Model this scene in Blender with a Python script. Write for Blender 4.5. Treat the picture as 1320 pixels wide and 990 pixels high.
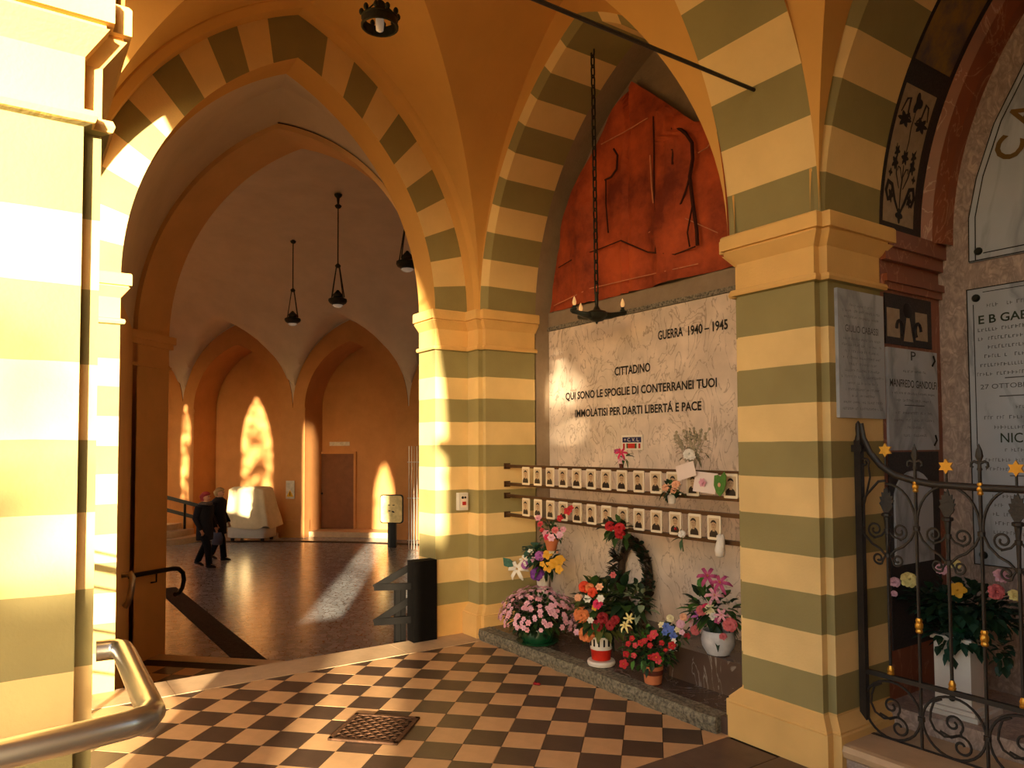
import bpy, math, random
from mathutils import Vector, Matrix
random.seed(7)
for _o in list(bpy.data.objects): bpy.data.objects.remove(_o)
S = bpy.context.scene
COL = S.collection
PI = math.pi
# ------------------------------------------------------------------ camera
cam_d = bpy.data.cameras.new('camera'); cam = bpy.data.objects.new('camera', cam_d); COL.objects.link(cam)
cam_d.sensor_width = 36; cam_d.lens = 959.7/1320*36; cam_d.shift_y = 43.9/1320; cam_d.clip_start = .05; cam_d.clip_end = 300
_R, _U, _F = Vector((.563,.8266,-.005)), Vector((.036,-.018,.9992)), Vector((-.8258,.5626,.0397))
_F.normalize(); _R = (_R - _F*_R.dot(_F)).normalized(); _U = _R.cross(_F)
cam.matrix_world = Matrix(((_R.x,_U.x,-_F.x,0),(_R.y,_U.y,-_F.y,0),(_R.z,_U.z,-_F.z,1.6),(0,0,0,1)))
S.camera = cam
# ------------------------------------------------------------------ world, sun, exposure
SUN_AZ = math.radians(29.5); SUN_EL = math.radians(9.0)
SUN_DIR = Vector((-math.cos(SUN_AZ)*math.cos(SUN_EL), math.sin(SUN_AZ)*math.cos(SUN_EL), -math.sin(SUN_EL)))
W = bpy.data.worlds.new('world'); S.world = W; W.use_nodes = True
_n = W.node_tree.nodes; _l = W.node_tree.links
_sky = _n.new('ShaderNodeTexSky'); _sky.sky_type = 'NISHITA'; _sky.sun_disc = False
_sky.sun_elevation = SUN_EL; _sky.sun_rotation = math.atan2(-SUN_DIR.x, -SUN_DIR.y); _sky.dust_density = 3.0; _sky.air_density = 1.0
_l.new(_sky.outputs[0], _n['Background'].inputs[0]); _n['Background'].inputs[1].default_value = 1.0
sl = bpy.data.lights.new('sun', 'SUN'); sun = bpy.data.objects.new('sun', sl); COL.objects.link(sun)
sl.energy = 52; sl.color = (1.0, .80, .50); sl.angle = math.radians(.9)
sun.rotation_euler = SUN_DIR.to_track_quat('-Z', 'Y').to_euler()
S.view_settings.view_transform = 'Standard'; S.view_settings.look = 'None'; S.view_settings.gamma = 1
S.view_settings.exposure = -0.75; S.view_settings.use_curve_mapping = False
# ------------------------------------------------------------------ materials
MAT = {}
def _lin(c): return tuple(((v/12.92) if v <= .04045 else ((v+.055)/1.055)**2.4) for v in c)
def srgb(r, g, b): return _lin((r/255, g/255, b/255))
def mat(name, c, rough=.7, c2=None, scale=8, amt=.35, bump=0, bscale=40, metal=0, spec=.3, detail=6, emit=0, sheen=0):
    if name in MAT: return MAT[name]
    m = bpy.data.materials.new(name); m.use_nodes = True; MAT[name] = m
    n, l = m.node_tree.nodes, m.node_tree.links; b = n['Principled BSDF']
    b.inputs['Roughness'].default_value = rough; b.inputs['Metallic'].default_value = metal; b.inputs['Specular IOR Level'].default_value = spec
    tc = n.new('ShaderNodeTexCoord')
    if c2 is None: c2 = tuple(v*(1-amt) for v in c)
    nz = n.new('ShaderNodeTexNoise'); nz.inputs['Scale'].default_value = scale; nz.inputs['Detail'].default_value = detail; nz.inputs['Roughness'].default_value = .65
    l.new(tc.outputs['Object'], nz.inputs['Vector'])
    cr = n.new('ShaderNodeValToRGB'); cr.color_ramp.elements[0].position = .35; cr.color_ramp.elements[1].position = .65
    cr.color_ramp.elements[0].color = (*c2, 1); cr.color_ramp.elements[1].color = (*c, 1)
    l.new(nz.outputs['Fac'], cr.inputs[0]); l.new(cr.outputs[0], b.inputs['Base Color'])
    if bump:
        nb = n.new('ShaderNodeTexNoise'); nb.inputs['Scale'].default_value = bscale; nb.inputs['Detail'].default_value = 4
        l.new(tc.outputs['Object'], nb.inputs['Vector'])
        bp = n.new('ShaderNodeBump'); bp.inputs['Strength'].default_value = bump; bp.inputs['Distance'].default_value = .01
        l.new(nb.outputs['Fac'], bp.inputs['Height']); l.new(bp.outputs[0], b.inputs['Normal'])
    if emit:
        l.new(cr.outputs[0], b.inputs['Emission Color']); b.inputs['Emission Strength'].default_value = emit
    return m
CREAM = srgb(228,196,136); OLIVE = srgb(148,136,92); PLAIN = srgb(222,180,112)
mat('cream_plaster', CREAM, .85, amt=.08, scale=3, bump=.15, bscale=90)
mat('olive_plaster', OLIVE, .85, amt=.12, scale=3, bump=.15, bscale=90)
mat('vault_plaster', srgb(212,162,90), .9, amt=.10, scale=1.6, bump=.12, bscale=30)
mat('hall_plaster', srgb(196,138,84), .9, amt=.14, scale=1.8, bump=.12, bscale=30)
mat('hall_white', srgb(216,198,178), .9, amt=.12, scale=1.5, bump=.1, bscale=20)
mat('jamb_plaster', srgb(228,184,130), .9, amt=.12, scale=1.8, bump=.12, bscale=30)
mat('ochre_plinth', srgb(222,180,112), .85, amt=.14, scale=4, bump=.2, bscale=60)
def striped():
    m = bpy.data.materials.new('striped_plaster'); m.use_nodes = True; MAT['striped_plaster'] = m
    n, l = m.node_tree.nodes, m.node_tree.links; b = n['Principled BSDF']; b.inputs['Roughness'].default_value = .85; b.inputs['Specular IOR Level'].default_value = .25
    g = n.new('ShaderNodeNewGeometry'); sx = n.new('ShaderNodeSeparateXYZ'); l.new(g.outputs['Position'], sx.inputs[0])
    wn = n.new('ShaderNodeTexNoise'); wn.inputs['Scale'].default_value = 5; l.new(g.outputs['Position'], wn.inputs['Vector'])
    ad = n.new('ShaderNodeMath'); ad.operation = 'MULTIPLY_ADD'; ad.inputs[1].default_value = .008; l.new(wn.outputs['Fac'], ad.inputs[0]); l.new(sx.outputs['Z'], ad.inputs[2])
    dv = n.new('ShaderNodeMath'); dv.operation = 'DIVIDE'; dv.inputs[1].default_value = 3.0; l.new(ad.outputs[0], dv.inputs[0])
    cr = n.new('ShaderNodeValToRGB'); cr.color_ramp.interpolation = 'CONSTANT'
    e = cr.color_ramp.elements; e[0].position = 0; e[0].color = (*PLAIN, 1); e[1].position = .99; e[1].color = (*PLAIN, 1)
    z, k = .257, 0
    while z < 2.25:
        x = e.new((z+.004)/3.0); x.color = (*(OLIVE if k % 2 == 0 else CREAM), 1); z += .1953; k += 1
    x = e.new(2.444/3.0); x.color = (*PLAIN, 1)
    l.new(dv.outputs[0], cr.inputs[0])
    nz = n.new('ShaderNodeTexNoise'); nz.inputs['Scale'].default_value = 3.5; nz.inputs['Detail'].default_value = 8; l.new(g.outputs['Position'], nz.inputs['Vector'])
    mr = n.new('ShaderNodeMapRange'); mr.inputs[1].default_value = .3; mr.inputs[2].default_value = .7; mr.inputs[3].default_value = .88; mr.inputs[4].default_value = 1.05; l.new(nz.outputs['Fac'], mr.inputs[0])
    mx = n.new('ShaderNodeMix'); mx.data_type = 'RGBA'; mx.blend_type = 'MULTIPLY'; mx.inputs[0].default_value = 1; l.new(cr.outputs[0], mx.inputs[6]); l.new(mr.outputs[0], mx.inputs[7])
    l.new(mx.outputs[2], b.inputs['Base Color'])
    nb = n.new('ShaderNodeTexNoise'); nb.inputs['Scale'].default_value = 80; l.new(g.outputs['Position'], nb.inputs['Vector'])
    bp = n.new('ShaderNodeBump'); bp.inputs['Strength'].default_value = .15; bp.inputs['Distance'].default_value = .01; l.new(nb.outputs['Fac'], bp.inputs['Height']); l.new(bp.outputs[0], b.inputs['Normal'])
striped()
def marble(name, base, vein, scale=2.2, rough=.25, thick=.08, warp=1.4, spec=.5):
    m = bpy.data.materials.new(name); m.use_nodes = True; MAT[name] = m
    n, l = m.node_tree.nodes, m.node_tree.links; b = n['Principled BSDF']; b.inputs['Roughness'].default_value = rough; b.inputs['Specular IOR Level'].default_value = spec
    tc = n.new('ShaderNodeTexCoord'); nz = n.new('ShaderNodeTexNoise'); nz.inputs['Scale'].default_value = scale; nz.inputs['Detail'].default_value = 9; nz.inputs['Distortion'].default_value = warp
    mp = n.new('ShaderNodeMapping'); mp.inputs['Scale'].default_value = (1, 1, .55); mp.inputs['Rotation'].default_value = (0, .5, 0); l.new(tc.outputs['Object'], mp.inputs[0]); l.new(mp.outputs[0], nz.inputs['Vector'])
    sb = n.new('ShaderNodeMath'); sb.operation = 'SUBTRACT'; sb.inputs[1].default_value = .5; l.new(nz.outputs['Fac'], sb.inputs[0])
    ab = n.new('ShaderNodeMath'); ab.operation = 'ABSOLUTE'; l.new(sb.outputs[0], ab.inputs[0])
    cr = n.new('ShaderNodeValToRGB'); cr.color_ramp.elements[0].position = 0; cr.color_ramp.elements[0].color = (*vein, 1); cr.color_ramp.elements[1].position = thick; cr.color_ramp.elements[1].color = (*base, 1)
    l.new(ab.outputs[0], cr.inputs[0])
    n2 = n.new('ShaderNodeTexNoise'); n2.inputs['Scale'].default_value = scale*.8; n2.inputs['Detail'].default_value = 5; l.new(tc.outputs['Object'], n2.inputs['Vector'])
    mr = n.new('ShaderNodeMapRange'); mr.inputs[1].default_value = .3; mr.inputs[2].default_value = .7; mr.inputs[3].default_value = .75; mr.inputs[4].default_value = 1.08; l.new(n2.outputs['Fac'], mr.inputs[0])
    mx = n.new('ShaderNodeMix'); mx.data_type = 'RGBA'; mx.blend_type = 'MULTIPLY'; mx.inputs[0].default_value = 1; l.new(cr.outputs[0], mx.inputs[6]); l.new(mr.outputs[0], mx.inputs[7]); l.new(mx.outputs[2], b.inputs['Base Color'])
marble('white_marble', srgb(226,206,188), srgb(178,158,142), 5.5, .22, .022, 2.2)
marble('dark_marble', srgb(92,72,62), srgb(150,140,132), 3.5, .25, .012)
marble('grey_marble', srgb(184,190,200), srgb(150,156,166), 1.5, .4, .05)
marble('pink_granite', srgb(194,172,158), srgb(156,136,126), 22, .4, .15)
marble('red_marble', srgb(140,76,48), srgb(176,120,92), 5, .3, .015)
mat('grey_render', srgb(150,130,108), .9, amt=.2, scale=5, bump=.3, bscale=50)
mat('speckled_granite', srgb(150,140,122), .7, c2=srgb(66,60,54), scale=60, bump=.5, bscale=60)
mat('rough_granite', srgb(140,132,112), .9, c2=srgb(70,66,58), scale=45, bump=1.0, bscale=30)
mat('threshold_stone', srgb(196,166,132), .5, amt=.15, scale=9, bump=.1, bscale=50)
mat('tile_pale', srgb(206,164,120), .45, amt=.14, scale=7, bump=.06, bscale=80, spec=.4)
mat('tile_dark', srgb(84,66,54), .4, amt=.25, scale=7, bump=.06, bscale=80, spec=.4)
mat('grout', srgb(70,56,44), .9)
mat('terracotta_relief', srgb(190,84,42), .75, c2=srgb(112,42,22), scale=2.4, bump=.9, bscale=9)
mat('terracotta_line', srgb(62,26,16), .9)
mat('terracotta_chip', srgb(216,140,100), .9)
mat('iron', srgb(44,36,32), .5, amt=.4, scale=30, bump=.3, bscale=60, spec=.5)
mat('black_iron', srgb(17,16,16), .45, amt=.3, scale=20); mat('matte_black', srgb(14,12,11), .85, amt=.3, scale=20, spec=.1)
mat('steel', srgb(196,190,182), .28, amt=.06, metal=1.0, scale=20)
mat('bronze_rail', srgb(92,66,44), .45, amt=.2, metal=.6)
mat('gold', srgb(222,160,62), .35, amt=.15, metal=.7, scale=30)
mat('ground_outside', srgb(150,132,96), .95, amt=.2, scale=2)
mat('hedge_green', srgb(50,70,32), .9, amt=.5, scale=12, bump=1, bscale=12)
# ------------------------------------------------------------------ mesh helpers
class MB:
    def __init__(s): s.v = []; s.f = []; s.m = []
    def add(s, vs, fs, mi=0):
        o = len(s.v); s.v += [tuple(v) for v in vs]; s.f += [tuple(i+o for i in f) for f in fs]; s.m += [mi]*len(fs); return s
    def box(s, a, b, mi=0):
        x0,y0,z0 = a; x1,y1,z1 = b
        return s.add([(x0,y0,z0),(x1,y0,z0),(x1,y1,z0),(x0,y1,z0),(x0,y0,z1),(x1,y0,z1),(x1,y1,z1),(x0,y1,z1)],
                     [(3,2,1,0),(4,5,6,7),(0,1,5,4),(1,2,6,5),(2,3,7,6),(3,0,4,7)], mi)
    def obox(s, c, ax, ay, az, mi=0):   # centre and three half-axis vectors
        c, ax, ay, az = Vector(c), Vector(ax), Vector(ay), Vector(az)
        vs = [c+ax*i+ay*j+az*k for k in (-1,1) for j in (-1,1) for i in (-1,1)]
        return s.add(vs, [(1,0,2,3),(4,5,7,6),(0,1,5,4),(1,3,7,5),(3,2,6,7),(2,0,4,6)], mi)
    def prism(s, poly, z0, z1, mi=0):
        n = len(poly)
        vs = [(x,y,z0) for x,y in poly]+[(x,y,z1) for x,y in poly]
        return s.add(vs, [tuple(range(n-1,-1,-1)), tuple(range(n,2*n))]+[(i,(i+1)%n,n+(i+1)%n,n+i) for i in range(n)], mi)
    def loft(s, rings, mi=0, closed=True, cap=True):
        n = len(rings[0]); o = len(s.v)
        for r in rings: s.v += [tuple(p) for p in r]
        for k in range(len(rings)-1):
            for i in range(n if closed else n-1):
                j = (i+1) % n
                s.f.append((o+k*n+i, o+k*n+j, o+(k+1)*n+j, o+(k+1)*n+i)); s.m.append(mi)
        if cap and closed:
            s.f.append(tuple(o+i for i in range(n-1,-1,-1))); s.m.append(mi)
            b = o+(len(rings)-1)*n; s.f.append(tuple(b+i for i in range(n))); s.m.append(mi)
        return s
    def tube(s, path, r, n=8, mi=0, closed=False, flat=None):
        path = [Vector(p) for p in path]; N = len(path); rings = []
        rr = r if isinstance(r, (list, tuple)) else [r]*N
        up = None
        for i, p in enumerate(path):
            if closed: t = path[(i+1)%N]-path[i-1]
            else: t = path[min(i+1,N-1)]-path[max(i-1,0)]
            if t.length < 1e-9: t = Vector((0,0,1))
            t.normalize()
            if up is None:
                up = Vector((0,0,1)) if abs(t.z) < .9 else Vector((1,0,0))
            u = (up - t*up.dot(t))
            if u.length < 1e-6: u = t.orthogonal()
            u.normalize(); w = t.cross(u); up = u
            rings.append([p + (u*math.cos(2*PI*k/n) + w*math.sin(2*PI*k/n)*(flat or 1))*rr[i] for k in range(n)])
        if closed: rings.append(rings[0]); return s.loft(rings, mi, True, False)
        return s.loft(rings, mi)
    def lathe(s, prof, c=(0,0,0), n=16, mi=0, sx=1, sy=1):
        c = Vector(c)
        return s.loft([[c+Vector((r*sx*math.cos(2*PI*k/n), r*sy*math.sin(2*PI*k/n), z)) for k in range(n)] for r, z in prof], mi)
    def ball(s, c, r, n=8, m=6, mi=0):
        rx,ry,rz = r if isinstance(r,(tuple,list)) else (r,r,r)
        prof = [(math.sin(PI*i/m), -math.cos(PI*i/m)) for i in range(m+1)]
        c = Vector(c)
        return s.loft([[c+Vector((max(q,.02)*rx*math.cos(2*PI*k/n), max(q,.02)*ry*math.sin(2*PI*k/n), z*rz)) for k in range(n)] for q, z in prof], mi)
    def sheet(s, outline, origin, ux, uy, thick, mi=0):   # flat outline (2-d) made solid
        o, ux, uy = Vector(origin), Vector(ux), Vector(uy); nn = ux.cross(uy).normalized()*thick
        a = [o+ux*x+uy*y for x,y in outline]; b = [p+nn for p in a]; n = len(a)
        return s.add(a+b, [tuple(range(n-1,-1,-1)), tuple(range(n,2*n))]+[(i,(i+1)%n,n+(i+1)%n,n+i) for i in range(n)], mi)
    def mesh(s, name, mats, smooth=False):
        me = bpy.data.meshes.new(name); me.from_pydata(s.v, [], s.f)
        for m in (mats if isinstance(mats,(list,tuple)) else [mats]): me.materials.append(MAT[m])
        me.polygons.foreach_set('material_index', s.m)
        if smooth: me.polygons.foreach_set('use_smooth', [True]*len(s.f))
        me.update(); 
        if smooth: me.set_sharp_from_angle(angle=math.radians(smooth if smooth is not True else 40))
        return me
    def build(s, name, mats, parent=None, smooth=False, loc=None, kind=None):
        return link(name, s.mesh(name, mats, smooth), parent, loc, kind)
def link(name, data, parent=None, loc=None, kind=None):
    o = bpy.data.objects.new(name, data); COL.objects.link(o)
    if parent is not None: o.parent = parent
    if loc is not None: o.location = loc
    if kind: o['kind'] = kind
    return o
def tag(o, label=None, cat=None, group=None):
    if label: o['label'] = label
    if cat: o['category'] = cat
    if group: o['group'] = group
    return o
def thing(name, label, cat, loc=(0,0,0), rz=0, group=None):
    o = bpy.data.objects.new(name, None); COL.objects.link(o); o.location = loc; o.rotation_euler = (0,0,rz); o.empty_display_size = .05
    return tag(o, label, cat, group)
def struct(name, mb, mats, label, smooth=False):
    o = mb.build(name, mats, None, smooth, None, 'structure'); o['label'] = label; return o
def arc_pts(a, h, n):      # pointed arch half-span a, rise h: list of (x,z), left foot to right foot, 2n segments
    R = (a*a+h*h)/(2*a); th = math.asin(min(1,h/R)); th = th if R >= a or h <= R else PI-th
    L = [((R-a)-R*math.cos(th*i/n), R*math.sin(th*i/n)) for i in range(n+1)]
    L[-1] = (0.0, h)
    return L + [(-x,z) for x,z in reversed(L[:-1])]
def arch_h(a, h, x):       # height of the pointed arch at distance x from its middle
    R = (a*a+h*h)/(2*a); x = min(abs(x), a)
    return math.sqrt(max(0, R*R-(R-a+x)**2))
ZS, ZT = 2.77, 5.45
def flipcheck(mb): return mb
def curve3(mapf, c, a, h, w, n, zs=ZS): return [mapf(c+x, w, zs+z) for x, z in arc_pts(a, h, n)]
def strip(mb, A, B, mi=0, bands=None, flip=False):
    o = len(mb.v); n = len(A); mb.v += [tuple(p) for p in A]+[tuple(p) for p in B]
    for i in range(n-1):
        f = (o+i, o+i+1, o+n+i+1, o+n+i); mb.f.append(f[::-1] if flip else f)
        mb.m.append(mi if bands is None else bands(i))
NB = 22                    # painted bands on an arch, dark at both feet and at the crown
def bands_for(n, m_dark, m_light):
    def f(i):
        j = i if i < n else 2*n-1-i; k = int((j+.5)/n*11); return m_dark if k % 2 == 0 else m_light
    return f
MX = lambda u, w, z: (w, u, z)       # arch spanning Y, thickness along X
MY = lambda u, w, z: (u, w, z)       # arch spanning X, thickness along Y
def spandrel(mb, mapf, c, a, h, w, u0, u1, ztop, n, mi, zs=ZS, zbot=None):
    """wall face in plane w from u0 to u1, above an arch opening (and down to zbot beside it)"""
    pts = [(c+x, zs+z) for x, z in arc_pts(a, h, n)]
    top = [mapf(u, w, ztop) for u, z in pts]; bot = [mapf(u, w, z) for u, z in pts]
    strip(mb, bot, top, mi)
    zb = zs if zbot is None else zbot
    for s0, s1 in ((u0, c-a), (c+a, u1)):
        if s1-s0 > 1e-4: mb.add([mapf(s0,w,zb),mapf(s1,w,zb),mapf(s1,w,ztop),mapf(s0,w,ztop)], [(0,1,2,3)], mi)
# =================================================================== THE SETTING
N_ARC = 44
# ---- pillars ---------------------------------------------------------------
PROFILE = [(0,.062),(.185,.062),(.19,.052),(.2,.052),(.245,.01),(.255,0),(2.44,0),(2.447,.024),(2.462,.03),(2.478,.024),(2.485,0),(2.625,0),(2.64,.012),(2.69,.052),(2.692,.044),(2.702,.044),(2.704,.062),(2.775,.062),(2.785,.055)]
def notched(x0, y0, x1, y1, o, corners, n=.05):
    """rectangle grown by o with square re-entrant notches at the named corners"""
    X0, Y0, X1, Y1 = x0-o, y0-o, x1+o, y1+o; P = []
    def cor(x, y, sx, sy, on, first):
        if not on: P.append((x,y)); return
        a, b = (x-sx*n, y), (x, y-sy*n); q = (x-sx*n, y-sy*n)
        P.extend([a,q,b] if first == 'x' else [b,q,a])
    cor(X0,Y0,-1,-1,'sw' in corners,'y'); cor(X1,Y0,1,-1,'se' in corners,'x'); cor(X1,Y1,1,1,'ne' in corners,'y'); cor(X0,Y1,-1,1,'nw' in corners,'x')
    return P
def pillar(rect, corners, label, n=.045):
    mb = MB()
    mb.loft([[(x,y,z) for x,y in notched(*rect, o, corners, n)] for z, o in PROFILE])
    o = struct('pillar', mb, 'striped_plaster', label); return o
pillar((-2.775,3.40,-2.2,3.935), ('se','sw'), 'cream and olive striped pillar between the memorial niche and the iron gate')
pillar((-2.775,-.33,-2.2,.2), ('ne','nw'), 'sunlit striped pillar with capital beside the steel handrail')
pillar((.5,-.33,1.05,.2), ('ne','nw'), 'striped pillar of the open arcade behind the viewpoint')
pillar((.5,3.40,1.05,3.935), ('se','sw'), 'striped pillar at the far end of the iron gate')
# corner pillars beside the big arch
def corner_pillar(sgn, label):
    yf = lambda y: y if sgn > 0 else 3.665-y
    mb = MB(); rings = []
    for z, o in PROFILE:
        n = .045
        low = z < .26
        P = [(-5.92,yf(3.035-(0 if low else o))),(-5.62+(0 if low else o),yf(3.035-(0 if low else o))),(-5.62+(0 if low else o),yf(3.36-o)),(-5.445+o-.0,yf(3.36-o)),(-5.445+o,yf(3.36-o+n)),(-5.40+o,yf(3.36-o+n)),(-5.40+o,yf(3.94)),(-5.92,yf(3.94))]
        rings.append([(x,y,z) for x,y in P])
    mb.loft(rings); return struct('pillar', mb, 'striped_plaster', label)
corner_pillar(1, 'striped corner pillar between the big arch and the memorial niche')
corner_pillar(-1, 'striped corner pillar behind the sunlit pillar, lit white')
# ---- wall_left: the big arch ------------------------------------------------
CY, BA, BH, OA, OH = 1.8325, 1.2025, 1.87, 1.52, 2.21
mb = MB(); n = N_ARC; bd = bands_for(n, 1, 0)
inner = curve3(MX, CY, BA, BH, -5.62, n); back = curve3(MX, CY, BA, BH, -5.92, n); outer = curve3(MX, CY, OA, OH, -5.62, n)
strip(mb, inner, back, 2); strip(mb, inner, outer, 0, bd)
o2 = curve3(MX, CY, OA, OH, -5.50, n); o3 = curve3(MX, CY, OA+.05, OH+.05, -5.455, n)
strip(mb, outer, o2, 2); strip(mb, o2, o3, 2)
spandrel(mb, MX, CY, OA+.05, OH+.05, -5.455, .0, 3.7, ZT, n, 2)
spandrel(mb, MX, CY, BA, BH, -5.92, -.6, 4.2, ZT, n, 2, zbot=ZS)
struct('wall_left', mb, ['cream_plaster','olive_plaster','vault_plaster'], 'wall with the big pointed arch and painted striped arch ring', 30)
# ---- wall_back: arch over the memorial niche and arch over the gate ---------------
def side_arch(mb, x0, x1, ch=.05):
    c, a = (x0+x1)/2, (x1-x0)/2; h = 1.93
    f0 = curve3(MY, c, a+ch, h+ch, 3.385, n); f1 = curve3(MY, c, a, h, 3.435, n); f2 = curve3(MY, c, a, h, 3.94, n)
    strip(mb, f0, f1, 0, bd); strip(mb, f1, f2, 0, bd)
    spandrel(mb, MY, c, a+ch, h+ch, 3.385, x0-(.3 if x0 < -5 else .05), x1+.05, ZT, n, 2)
    return c, a, h, f2
mb = MB(); NC, NA, NH, nf = side_arch(mb, -5.40, -2.775); GC, GA, GH, gf = side_arch(mb, -2.2, .5); side_arch(mb, 1.05, 3.75)
struct('wall_back', mb, ['cream_plaster','olive_plaster','vault_plaster'], 'wall with painted striped arches over the niche and the gate', 30)
# ---- transverse arches ------------------------------------------------------
def transverse(x0, x1, label):
    mb = MB(); c, a, h = 1.80, 1.60, 2.05
    A = curve3(MX, c, a, h, x0, n); B = curve3(MX, c, a, h, x1, n); strip(mb, A, B, 0, bd)
    # the painted bands return a little on to both faces
    for w, d in ((x0,.0),(x1,.0)):
        spandrel(mb, MX, c, a, h, w, .2, 3.4, ZT, n, 2)
    struct('beam', mb, ['cream_plaster','olive_plaster','vault_plaster'], label, 30)
transverse(-2.775, -2.2, 'striped arch spanning the gallery overhead above the tall pillar')
transverse(.5, 1.05, 'striped arch spanning the gallery behind the viewpoint')
# ---- vaults -----------------------------------------------------------------
def groin(x0, x1, y0, y1, rise, label, mats='vault_plaster', zs=ZS, k=26):
    ax, ay = (x1-x0)/2, (y1-y0)/2; cx, cy = (x0+x1)/2, (y0+y1)/2
    hp = arc_pts(1, rise, k)[:k+1]; hs = [z for x, z in hp]
    def inv(a):
        R = (a*a+rise*rise)/(2*a); return [max(0.0, min(a, math.sqrt(max(0,R*R-z*z))-(R-a))) for z in hs]
    ux, uy = inv(ax), inv(ay)
    U = [cx-u for u in ux]+[cx+u for u in reversed(ux[:-1])]; V = [cy-u for u in uy]+[cy+u for u in reversed(uy[:-1])]
    m = len(U); mb = MB()
    def hz(i): return hs[i] if i <= k else hs[2*k-i]
    vs = [(U[i], V[j], zs+max(hz(i), hz(j))) for j in range(m) for i in range(m)]
    fs = []
    for j in range(m-1):
        for i in range(m-1):
            a, b, c, d = j*m+i, j*m+i+1, (j+1)*m+i+1, (j+1)*m+i
            if (i < k) == (j < k): fs += [(a,d,c),(a,c,b)]
            else: fs += [(a,d,b),(b,d,c)]
    mb.add(vs, fs); struct('ceiling', mb, mats, label, 25)
groin(-5.455, -2.775, .245, 3.385, 2.26, 'ochre groin vault over the memorial bay')
groin(-2.2, .5, .245, 3.385, 2.26, 'ochre groin vault over the gate bay')
groin(1.05, 3.75, .245, 3.385, 2.26, 'ochre groin vault behind the viewpoint')
# ---- wall_front: the open arcade towards the garden --------------------------------
mb = MB()
for (x0,x1,oa,ob) in ((-5.62,-2.49,-5.42,-2.775),(-2.49,.775,-2.2,.5)):
    c, a, h = (oa+ob)/2, (ob-oa)/2, 1.93
    A = curve3(MY, c, a, h, .2, n); B = curve3(MY, c, a, h, -.33, n); strip(mb, A, B, 0, bd)
    spandrel(mb, MY, c, a, h, .245, x0, x1, ZT, n, 2); spandrel(mb, MY, c, a, h, -.33, x0, x1, ZT, n, 2)
# third bay: unseen, closed in, lancet added to shape the sun on the slab
c, a, h = 2.135, .735, .75
A = curve3(MY, c, a, h, .245, n, 3.3); B = curve3(MY, c, a, h, -.33, n, 3.3); strip(mb, A, B, 2)
for w in (.245, -.33):
    spandrel(mb, MY, c, a, h, w, .775, 4.1, ZT, n, 2, zs=3.3, zbot=2.9)
    mb.add([MY(.775,w,-1),MY(4.1,w,-1),MY(4.1,w,2.9),MY(.775,w,2.9)], [(0,1,2,3)], 2)
for q in (c-a, c+a): mb.add([(q,.245,2.9),(q,-.33,2.9),(q,-.33,3.3),(q,.245,3.3)], [(0,1,2,3)], 2)
mb.add([(c-a,.245,2.9),(c+a,.245,2.9),(c+a,-.33,2.9),(c-a,-.33,2.9)], [(0,1,2,3)], 2)
struct('wall_front', mb, ['cream_plaster','olive_plaster','vault_plaster'], 'arcade wall open to the garden, with an added lancet bay', 30)
mb = MB(); mb.box((3.75,-.4,-1),(4.1,4.7,ZT)); struct('wall_right', mb, 'vault_plaster', 'end wall of the gallery')
mb = MB(); mb.box((-6.6,-.4,ZT),(4.2,5.0,ZT+.15)); struct('roof', mb, 'grey_render', 'roof slab over the gallery')
# =================================================================== HALL
E1 = Vector((1,1,0))/math.sqrt(2); E2 = Vector((-1,1,0))/math.sqrt(2)
def pq(p, q, z): v = E1*p+E2*q; return (v.x, v.y, z)
ZH, ZL = -.95, -.5
MQ = lambda u, w, z: pq(u, w, z)      # arch spanning p, thickness along q
P0, P1, Q0, Q1 = -5.0, -2.02, 6.51, 7.0
pc, pa = (P0+P1)/2, (P1-P0)/2
mb = MB()
A = curve3(MQ, pc, pa, 1.91, Q0, n); B = curve3(MQ, pc, pa, 1.91, Q1, n); strip(mb, A, B, 0)
A1 = curve3(MQ, pc, pa+.05, 1.96, Q0, n); A2 = curve3(MQ, pc, pa+.05, 1.96, Q0-.03, n); strip(mb, A1, A, 0); strip(mb, A2, A1, 1)
spandrel(mb, MQ, pc, pa, 1.91, Q1, -5.35, -1.9, 7.2, n, 0, zbot=ZH)
spandrel(mb, MQ, pc, pa+.05, 1.96, Q0, -5.35, -1.9, 7.2, n, 0, zbot=ZH)
for u in (P0, P1, -5.35): mb.add([pq(u,Q0,ZH),pq(u,Q1,ZH),pq(u,Q1,ZS),pq(u,Q0,ZS)], [(0,1,2,3)], 0)
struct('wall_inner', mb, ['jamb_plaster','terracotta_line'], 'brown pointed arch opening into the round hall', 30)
# capital mouldings on the brown jamb
mb = MB()
for z0,z1,o in ((2.70,2.775,.05),(2.645,2.70,.03),(2.43,2.46,.02)):
    q0 = 5.9 if o < .05 else 5.85
    mb.add([pq(P0-.02,q0,z0),pq(P0+o,q0,z0),pq(P0+o,Q1+o,z0),pq(P0-.02,Q1+o,z0),pq(P0-.02,q0,z1),pq(P0+o,q0,z1),pq(P0+o,Q1+o,z1),pq(P0-.02,Q1+o,z1)],
           [(3,2,1,0),(4,5,6,7),(0,1,5,4),(1,2,6,5),(2,3,7,6),(3,0,4,7)])
struct('trim_1', mb, 'jamb_plaster', 'brown capital moulding on the jamb of the inner arch')
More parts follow.
